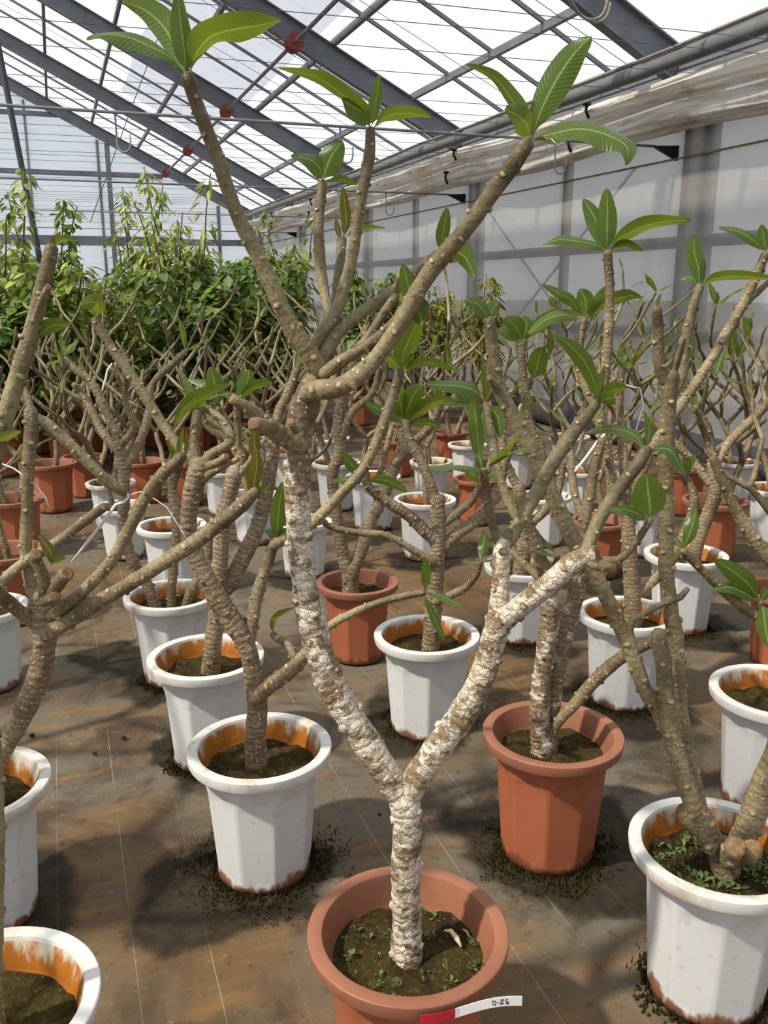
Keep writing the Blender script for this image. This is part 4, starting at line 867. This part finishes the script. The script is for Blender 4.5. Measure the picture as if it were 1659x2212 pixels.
trace('right12', [(0, 0, [(1125, 1225, 34), (1135, 1170, 34), (1128, 1110, 30), (1120, 1050, 28)]), (0, .1, [(1125, 1120, 22), (1160, 1060, 22), (1170, 980, 20), (1140, 900, 18), (1125, 740, 19)], ''),
 (0, .05, [(1122, 1060, 20), (1090, 990, 20), (1085, 920, 18), (1100, 860, 16)], 'r'), (0, .05, [(1130, 1140, 20), (1170, 1110, 20), (1205, 1060, 18), (1215, 1000, 16)], 'r'), (.1, .1, [(1134, 845, 12), (1144, 834, 11), (1150, 820, 9)])], 'bark_back', True, .8, leaves=[
 ((.1, .05), [(1128, 738), (1120, 715), (1110, 700), (1088, 690)], 44, 'leaf', 20, .08),
 ((.1, .15), [(1130, 738), (1136, 715), (1138, 700), (1130, 682)], 40, 'leaf', 20, .06),
 ((.1, .05), [(1126, 738), (1108, 725), (1090, 718), (1070, 716)], 28, 'leaf', 40, .06),
 ((.1, .05), [(1134, 738), (1160, 710), (1200, 685), (1285, 672)], 38, 'leaf', 45, .08),
 ((.1, .05), [(1150, 820), (1158, 800), (1165, 770), (1172, 748)], 40, 'leaf', 8, .05)])
pot_at('clay7', 772, 1255, 179, 'o', 'V-forked plumeria in orange clay-coloured pot behind the left limb of the tagged plant', s=.92)
trace('clay7', [(0, 0, [(757, 1262, 36), (757, 1240, 38), (760, 1225, 34)]),
 (0, .0, [(758, 1245, 30), (742, 1205, 28), (730, 1127, 26), (720, 1052, 26), (720, 1016, 26), (734, 977, 26), (731, 916, 24), (740, 860, 22), (748, 800, 18)], 'r'),
 (0, .1, [(758, 1240, 30), (777, 1197, 28), (801, 1127, 28), (828, 1067, 28), (852, 1007, 28), (870, 962, 26), (862, 900, 20)], 'r'),
 (0, -.05, [(732, 960, 18), (760, 892, 18), (804, 850, 16), (822, 795, 14)], 'r'),
 (.05, .1, [(855, 1000, 20), (890, 960, 20), (930, 920, 18), (950, 870, 15)], 'r')], 'bark_back', True, .8)

# ================================================================ further plumerias: one of several grown forms each
def grow(seed):
    """A branching form in local coordinates, base at the soil: list of limbs and tips."""
    rr = random.Random(seed); limbs = []; tips = []
    def limb(p, d, L, r, lev):
        pts = [(p, r)]; k = 5
        for i in range(k):
            d = (d+Vector((rr.uniform(-.2, .2), rr.uniform(-.2, .2), rr.uniform(0, .22) if lev else .05))).normalized(); p = p+d*L/k; pts.append((p, r*(1-.22*(i+1)/k)))
        limbs.append(pts); e = p
        if lev >= 3 or L < .12: tips.append((e, d)); return
        n = rr.choice((2, 3)) if lev == 0 else (rr.choice((2, 2, 3)) if lev == 1 else rr.choice((0, 1, 1, 2)))
        if n == 0: tips.append((e, d)); return
        a0 = rr.uniform(0, 6.28)
        for j in range(n):
            a = a0+j*6.283/n+rr.uniform(-.4, .4); t = rr.uniform(.7, 1.1)
            nd = (d*.55+Vector((math.cos(a), math.sin(a), .25))*t).normalized()
            limb(e-d*r*.5, nd, L*rr.uniform(.55, 1.15), r*.76, lev+1)
    ns = rr.choice((1, 1, 2))
    for j in range(ns):
        a = rr.uniform(0, 6.28); limb(Vector((.02*math.cos(a), .02*math.sin(a), SOILZ-.02)), Vector((.25*math.cos(a)*(ns-1)+.06*math.cos(a), .25*math.sin(a)*(ns-1)+.06*math.sin(a), 1)).normalized(), rr.uniform(.26, .40), rr.uniform(.018, .024), 0)
    return limbs, tips
FORMS = []
for k in range(8):
    limbs, tips = grow(100+k)
    FORMS.append(([limb_mesh('branch', [(p, r) for p, r in l], Vector((0, 0, 0)), 'bark_back', False, .75, False, R, 'scar_dull', .7) for l in limbs], tips, [q for l in limbs for q in along_pts([p for p, r in l], .03)]))
def grown(key, x, y, wpx, col, label, form, h=1., s=None, group=None, world=None, leafy=.28, lsz=.13):
    if world: p = Vector(world); s = s or .95
    else:
        p, t = at_z(x, y, PH*.93); s = s or max(.84, min(1.0, wpx*t/F/(2*PR)))
    root = empty('potted_plumeria', (p.x, p.y, 0)); tag(root, label, 'potted plant', group)
    put_pot(root, col, s, R.uniform(0, 6.28)); rr = random.Random(key)
    ms, tips, lp = FORMS[form % 8]; base = Vector((p.x, p.y, 0))
    place = lambda a_: [base+Vector((0, 0, SOILZ*s))+(Matrix.Rotation(a_, 3, 'Z') @ ((q-Vector((0, 0, SOILZ)))*h)) for q in lp]
    rot = Matrix.Rotation(clear_turn(place), 4, 'Z')
    mt = Matrix.Translation((0, 0, SOILZ*s)) @ rot @ Matrix.Diagonal((h, h, h, 1)) @ Matrix.Translation((0, 0, -SOILZ))
    tr = link('trunk', ms[0], root, mat=mt)
    for m_ in ms[1:]: link('branch', m_, tr)
    for e, d in tips:
        if rr.random() < leafy: rosette(root, Vector((0, 0, 0)), mt @ e, rot.to_3x3() @ d, lsz, rr, rr.choice((1, 2, 2, 3)))
GR = 'plumerias crowded together towards the back'
for i, (x, y, wp, col, lb, h) in enumerate((
 (918, 1080, 135, 'w', 'plumeria in small bright white pot between the two orange pots of the middle rows', .85),
 (806, 1030, 120, 'w', 'plumeria in white pot with orange-stained base among the middle rows', 1.0),
 (655, 1112, 122, 'w', 'plumeria in white pot with orange-stained lip right behind the lichened limb', .8),
 (726, 997, 108, 'w', 'plumeria in tall white pot in front of the leafy shrubs', .95),
 (932, 986, 95, 'w', 'plumeria in white pot just behind the small bright white pot', .9), (715, 936, 80, 'w', 'plumeria in white pot between the tall white pot and the leafy shrubs', .95), (1032, 1022, 92, 'o', 'plumeria in orange pot just beyond the small bright white pot', .9),
 (1300, 1112, 130, 'o', 'plumeria in orange pot with grassy soil behind the orange-lined white pot', .7),
 (1180, 1058, 100, 'w', 'plumeria in white pot beside the orange pot with grassy soil', .9), (1250, 1005, 92, 'w', 'plumeria in white pot right behind the orange pot with grassy soil', .95), (1010, 950, 80, 'w', None, .9), (975, 925, 80, 'o', 'plumeria in dark orange pot in the last row before the wall net', .9),
 (370, 1135, 150, 'w', 'plumeria in white pot standing right behind the three-stemmed white pot', .85),
 (262, 1080, 110, 'w', 'plumeria in front of two white pots that touch beside the bare mat', .9), (238, 1030, 100, 'w', 'plumeria in rear of two white pots that touch beside the bare mat', .95), (-40, 1305, 190, 'w', 'plumeria in white pot just behind the stout plumeria at the bare mat', .75),
 (15, 1190, 165, 'o', 'plumeria in orange pot nearest the shrubs along the bare strip of mat', .85), (30, 1075, 130, 'o', 'plumeria in middle orange pot of the row along the bare strip of mat', .95), (110, 1000, 110, 'o', 'plumeria in rear orange pot of the row along the bare strip of mat', .95),
 (545, 1055, 112, 'w', 'plumeria in white pot between the lichened limb and the hub of the two-stemmed plant', .9), (480, 1005, 100, 'w', None, .9), (400, 990, 100, 'o', None, .95),
 (1545, 1085, 140, 'o', 'plumeria in orange pot just behind the rust-streaked white pot', .9), (1700, 1265, 175, 'o', 'plumeria in orange pot beyond the white pot with orange-stained rim', .85),
 (1390, 1075, 115, 'w', 'plumeria in white pot between the two orange pots near the wall', .9), (1678, 1058, 130, 'w', None, .95), (1480, 1005, 110, 'o', 'plumeria in orange pot next to the rolled dark net', .95), (1350, 985, 100, 'w', None, .95),
 (1120, 960, 90, 'w', None, .95), (1230, 940, 90, 'w', None, .9), (1590, 990, 100, 'w', None, .95), (860, 940, 80, 'o', None, .95), (620, 965, 90, 'w', None, .95), (570, 940, 80, 'w', None, .95), (310, 985, 90, 'o', None, .95), (180, 975, 90, 'o', None, .95))):
    grown('g%d' % i, x, y, wp, col, lb or ('branchy plumeria in %s pot crowded towards the back of the plant rows' % ('white' if col == 'w' else 'orange')), i, h, group=None if lb else GR+(', white pots' if col == 'w' else ', orange pots'), leafy=.65 if x > 1000 else .28, lsz=.17 if x > 1000 else .13)

for i, (x, y) in enumerate(((-.86, .55), (-.84, 1.2), (-.88, 1.85), (-.85, 2.5), (-.87, 3.2), (-1.45, 1.0), (-1.45, 1.9), (2.55, 1.0), (2.95, 1.75))):  # plants added out of frame; the left ones cast dappled shadow
    grown('o%d' % i, 0, 0, 0, 'wo'[i % 2], 'plumeria in %s pot added out of view beyond the edge plants' % ('white', 'orange')[i % 2], i+3, 1.0, group='added outer rows, %s pots' % ('white', 'orange')[i % 2], world=(x, y, 0), leafy=.7)

# ================================================================ leafy shrubs at the back
def shrub_form(seed, H, rad, nstem, nleaf, L, wfac, droop, lo=.3):
    rr = random.Random(seed); st = MB(); fo = MB(); sp_ = []
    for s_ in range(nstem):
        a = rr.uniform(0, 6.28); out = rr.uniform(.2, 1)*rad; h = H*rr.uniform(.72, 1.0) if s_ else H
        pts = [Vector((.05*math.cos(a), .05*math.sin(a), .2))]
        for i in range(1, 8):
            t = i/7; pts.append(Vector((math.cos(a)*out*t**1.3+rr.uniform(-.03, .03), math.sin(a)*out*t**1.3+rr.uniform(-.03, .03), .2+(h-.2)*t)))
        sp_ += along_pts(pts, .03)
        st.tube(pts, [.012*(1-.8*i/7)+.002 for i in range(8)], 6)
        for k in range(nleaf//nstem):
            t = lo+(1-lo)*rr.random()**.8; i = min(6, int(t*7)); p = pts[i].lerp(pts[i+1], t*7-i)
            b = rr.uniform(0, 6.28); sw = rr.uniform(.02, .55)*rad*(1.2-t); q = p+Vector((math.cos(b), math.sin(b), rr.uniform(-.2, .35)))*sw
            d = Vector((math.cos(b), math.sin(b), rr.uniform(-.9, .5)-droop)).normalized(); sd = d.cross(Vector((rr.uniform(-.3, .3), rr.uniform(-.3, .3), 1))).normalized(); nn = sd.cross(d)
            l = L*rr.uniform(.55, 1.2); w_ = l*wfac*.5
            fo.add([q, q+d*l*.4+sd*w_+nn*l*.05, q+d*l*.45-nn*l*.03, q+d*l*.4-sd*w_+nn*l*.05, q+d*l*.78+sd*w_*.7-Vector((0, 0, l*.06)), q+d*l*.78-sd*w_*.7-Vector((0, 0, l*.06)), q+d*l-Vector((0, 0, l*.16))],
                   [(0, 1, 2), (0, 2, 3), (1, 4, 2), (2, 5, 3), (2, 4, 6), (2, 6, 5)])
    return st, fo, sp_
SF = {}
for nm, args, mats in (('broad', (1, 1.62, .44, 11, 900, .115, .70, .1), ('foliage_dark', 'foliage_mid')), ('broad2', (2, 1.75, .42, 10, 820, .12, .55, .25), ('foliage_dark', 'foliage_mid')),
   ('weep', (3, 2.25, .46, 9, 760, .105, .30, .5, .25), ('foliage_pale', 'foliage_mid')), ('small', (4, 1.7, .40, 11, 1150, .07, .5, .25), ('foliage_mid', 'foliage_pale')),
   ('tall', (5, 2.15, .30, 4, 330, .10, .45, .3, .4), ('foliage_pale', 'foliage_mid')), ('gold', (6, 1.5, .40, 5, 520, .11, .42, .35, .35), ('foliage_gold', 'foliage_gold'))):
    st, fo, sp_ = shrub_form(*args)
    sm = new_mesh('stem', st.v, st.f, 'stem', None, True); SF[nm] = (sm, sp_, [new_mesh('foliage', fo.v, fo.f, k, None, True) for k in mats])
def shrub(x, y, nm, v, s, label, group, col='o'):
    root = empty('potted_shrub', (x, y, 0)); tag(root, label, 'shrub', group); put_pot(root, col, .95, R.uniform(0, 6))
    turn = clear_turn(lambda a_: [Vector((x, y, 0))+(Matrix.Rotation(a_, 3, 'Z') @ Vector((q.x*s*1.05, q.y*s*1.05, q.z*s))) for q in SF[nm][1]], 20)
    mt = Matrix.Rotation(turn, 4, 'Z') @ Matrix.Diagonal((s*1.05, s*1.05, s, 1))
    link('stem', SF[nm][0], root, mat=mt); o = link('foliage', SF[nm][2][v], root, mat=mt); o['kind'] = 'stuff'
GS = 'leafy shrubs massed along the back of the plant rows'
lab = {('broad', 0): 'dense dark green broad-leaved shrub massed at the back of the rows', ('broad', 1): 'mid green broad-leaved shrub massed at the back of the rows', ('broad2', 0): 'tall dark green shrub with drooping broad leaves at the back of the rows',
       ('broad2', 1): 'tall mid green shrub with drooping broad leaves at the back of the rows', ('small', 0): 'small-leaved yellow-green shrub massed at the back of the rows', ('small', 1): 'small-leaved pale green shrub massed at the back of the rows'}
rs = random.Random(3)
for j, (row, xa, xb, n_) in enumerate(((7.0, -1.6, 1.55, 7), (7.8, -1.9, 1.95, 8), (8.7, -2.1, 2.2, 8), (9.7, -2.3, 2.5, 7), (10.8, -2.4, 2.8, 6))):
    for i in range(n_):
        x = xa+(xb-xa)*(i+.5)/n_+rs.uniform(-.03, .03); y = row+rs.uniform(-.07, .07)
        nm, v = rs.choice((('broad', 0), ('broad', 0), ('broad', 1), ('broad2', 0), ('broad2', 1), ('small', 0), ('small', 1)))
        shrub(x, y, nm, v, rs.uniform(.80, .96)*(1+.012*j), lab[(nm, v)], GS+', '+nm+str(v))
shrub(1.02, 7.4, 'weep', 0, 1.0, 'tall pale green weeping shrub with slender hanging leaves overtopping the shrubs', None)
shrub(.70, 8.25, 'weep', 1, .98, 'tall weeping shrub with yellow-green slender leaves beside the palest weeping one', None)
shrub(2.35, 9.2, 'weep', 1, .95, 'weeping yellow-green shrub standing nearest the side wall', None)
shrub(-.35, 7.4, 'tall', 0, 1.02, 'thin tall pale shrub rising beside the leaning pole', None)
shrub(-.05, 8.25, 'tall', 1, .98, 'thin tall mid green shrub rising above the massed shrubs near the leaning pole', None)
shrub(4.05, 8.3, 'gold', 0, .98, 'golden brown young shrub in front of the film side wall', None)
shrub(3.6, 8.9, 'gold', 1, .95, 'loose golden-green shrub beside the golden brown one by the wall', None)
shrub(3.3, 9.6, 'broad', 1, .88, 'mid green broad-leaved shrub close to the film side wall', None)
shrub(2.8, 8.4, 'broad2', 0, .86, 'dark green drooping shrub between the weeping shrub and the golden ones', None)
shrub(4.3, 9.8, 'small', 0, .8, 'low small-leaved shrub against the film side wall', None)

# ================================================================ small things
# tag on the rim of the front pot
root, s, p = POTS['front']
fr = Vector((p.x, p.y, 0)); zt = .307*s
def rimpt(a, r, z): return Vector((p.x, p.y, z))+(RT*math.sin(a)-FW*math.cos(a))*r
tg = empty('plant_tag', rimpt(.3, .17, zt)); tag(tg, 'white plastic tag with red end and black writing on the clay-coloured rim', 'tag'); TO = Vector(tg.location)
def strip(a0, a1, k0, k1, n):
    top = []; bot = []
    for i in range(n+1):
        t = i/n; a = a0+(a1-a0)*t; k = k0+(k1-k0)*t
        top.append(rimpt(a, .1725*s+.006*k+.03*k*k, zt+.012+.020*k)); bot.append(rimpt(a, .1725*s+.006*k+.035*k*k, zt-.010+.016*k-.0*k))
    return top, bot
TP = []
for i in range(25):      # path along the rim, then leaving it on a tangent and curling
    t = i/24; L_ = -.005+.165*t
    if L_ < .055: a = .10+L_/.173; q = rimpt(a, .1745*s, 0); zz = zt
    else:
        a = .10+.055/.173; e = L_-.055; tn = RT*math.cos(a)+FW*math.sin(a); q = rimpt(a, .1745*s, 0)+tn*e-(FW*e*.30); zz = zt+.012*math.sin(e/.105*2.2)
    TP.append(Vector((q.x, q.y, zz)))
def tagpiece(i0, i1, nm, mat):
    v = []; f = []
    for i in range(i0, i1+1):
        for dz in (-.0085, .0085):
            for th in (0, -.0009): v.append(TP[i]+Vector((0, 0, dz))-FW*th*-1-TO)
    for i in range(i1-i0):
        b = i*4; f += [(b, b+4, b+6, b+2), (b+1, b+3, b+7, b+5), (b+2, b+6, b+7, b+3), (b, b+1, b+5, b+4)]
    f += [(0, 2, 3, 1), ((i1-i0)*4, (i1-i0)*4+1, (i1-i0)*4+3, (i1-i0)*4+2)]
    return link(nm, new_mesh(nm, v, f, mat, None, False), tg)
tagpiece(0, 8, 'red_end', 'tag_red'); ws = tagpiece(8, 24, 'white_strip', 'tie_white')
def stroke(mb, pl):
    for a, b in zip(pl[:-1], pl[1:]):
        P_ = []
        for u, v_ in (a, b):
            k = u*24; i = min(23, int(k)); P_.append(TP[i].lerp(TP[i+1], k-i)+Vector((0, 0, v_))-FW*.0012-TO)
        mb.tube(P_, .0005, 4)
m = MB(); X = lambda q: .70+q*.0105
stroke(m, [(X(-.3), .0038), (X(3.0), .0030), (X(3.3), -.0042), (X(.9), -.0030), (X(-.1), .0045)])
stroke(m, [(X(4.2), .0006), (X(6.2), .0008)])
stroke(m, [(X(7.2), .0036), (X(10.8), .0040), (X(8.8), .0002), (X(7.0), -.0038), (X(11.0), -.0030)]); stroke(m, [(X(8.2), .0010), (X(10.0), -.0030)])
stroke(m, [(X(14.6), .0040), (X(13.0), .0044), (X(12.6), .0010), (X(14.2), .0002), (X(15.6), -.0010), (X(15.2), -.0042), (X(13.2), -.0036), (X(13.4), -.0012), (X(15.6), -.0050)])
link('writing', new_mesh('writing', m.v, m.f, 'ink', m.mi), ws)
# weeds and bits in two pots
def weed(root_, c, s_, rr, n=6, mat='weed_green'):
    m_ = MB()
    for k in range(n):
        a = rr.uniform(0, 6.28); l = s_*rr.uniform(.5, 1); d = Vector((math.cos(a), math.sin(a), rr.uniform(.2, .9))).normalized(); sd = d.cross(Vector((0, 0, 1))).normalized()*l*.28; q = c+d*l*.5
        m_.add([c, q, q+d*l*.3+sd, q+d*l*.62, q+d*l*.3-sd], [(1, 2, 3), (1, 3, 4), (0, 1, 2)])
    link('weed', new_mesh('weed', m_.v, m_.f, mat, None, False), root_)
rr = random.Random(11)
for key, n_, sz, a0, a1 in (('front', 44, .013, 0, 6.28), ('right8', 90, .018, 1.2, 6.2), ('right6', 14, .010, 0, 6.28), ('left2', 10, .009, 0, 6.28)):
    root, s, p = POTS[key]
    for i in range(n_):
        a = rr.uniform(a0, a1); r = .125*math.sqrt(rr.uniform(.12, 1)); weed(root, Vector((r*math.cos(a), r*math.sin(a), SOILZ*s+.006)), sz*rr.uniform(.5, 1.2), rr)
root, s, p = POTS['front']
c2, t = at_z(980, 2030, .27); c2 = c2-Vector(root.location); m = MB()
m.tube([c2+Vector((-.012, .012, .012)), c2+Vector((-.004, .004, .016)), c2+Vector((0, -.012, .012)), c2+Vector((.002, -.026, .006))], [.002, .004, .005, .002], 6)
m.tube([c2+Vector((.022, .012, .006)), c2+Vector((.024, 0, .010)), c2+Vector((.026, -.01, .005))], [.001, .002, .001], 5)
link('dry_twig', new_mesh('dry_twig', m.v, m.f, 'dry_bit', None, True), root)
# white plastic ties on branches
def tie(pts, g_, wpx, label):
    P_ = [W(x, y, g_) for x, y in pts]; m_ = MB(); r = wpx/2*scale_at(pts[0][0], pts[0][1], g_)
    m_.tube(P_, [r*.7]+[r]*(len(P_)-2)+[r*.6], 6); tag(m_.obj('plastic_tie', 'tie_white', smooth=True, loc=P_[0]), label, 'tie')
gl = fwd(POTS['edge_left'][2])
tie([(262, 1052), (272, 1060), (278, 1074), (268, 1084), (250, 1090), (225, 1125), (190, 1170), (155, 1214)], gl+.098, 7, 'white plastic tie hanging from the arm of the stout plumeria at the bare mat')
tie([(272, 1072), (290, 1066), (305, 1062), (325, 1072), (360, 1095), (395, 1150), (410, 1178)], gl+.098, 2.5, 'thin curling end of white string beside the hanging white tie')
tie([(0, 1000), (30, 1012), (75, 1045), (98, 1075), (108, 1100)], gl+.050, 4, 'white plastic strip bent over the arms behind the stout plumeria')
gr = fwd(POTS['right10'][2])
tie([(1307, 937), (1290, 955), (1265, 990), (1240, 1020), (1229, 1032)], fwd(POTS['right6'][2])+.105, 7, 'white plastic tie standing out among the leaves beside the upright plumeria')
tie([(1345, 828), (1365, 836), (1382, 838), (1390, 875), (1375, 925), (1355, 990)], gr+.045, 3, 'thin white string hanging between the stems beside the upright plumeria')
tie([(242, 785), (232, 800), (228, 820), (220, 846), (209, 850)], fwd(POTS['left4'][2])+.035, 5, 'small white plant tie among the back branches below the shrubs')
for x, y, g_, s_ in ((262, 230, 6.55, 1.5), (748, 268, 6.55, 1.5), (1213, 303, 6.55, 1.5), (842, 425, 10.72, 1.6)): hook(x, y, g_, s_)
# crumbs of soil on the mat
for x, y in ((268, 1595), (205, 1628), (70, 1590), (1160, 1720), (1280, 1840), (820, 1760)):
    q, t = at_z(x, y, .0); m = MB(); rr = random.Random(x); r0 = rr.uniform(.004, .009)
    vv = [Vector((0, 0, r0*1.1))]+[Vector((math.cos(a)*r0*rr.uniform(.7, 1.2), math.sin(a)*r0*rr.uniform(.7, 1.2), z*r0)) for z in (.6, -.2) for a in [k*1.0472 for k in range(6)]]
    m.add([q+k for k in vv], [(0, 1+k, 1+(k+1) % 6) for k in range(6)]+[(1+k, 7+k, 7+(k+1) % 6, 1+(k+1) % 6) for k in range(6)])
    tag(m.obj('soil_crumb', 'soil', loc=q), 'small dark crumb of soil lying on the bare weed mat', 'soil crumb', 'soil crumbs on the mat')
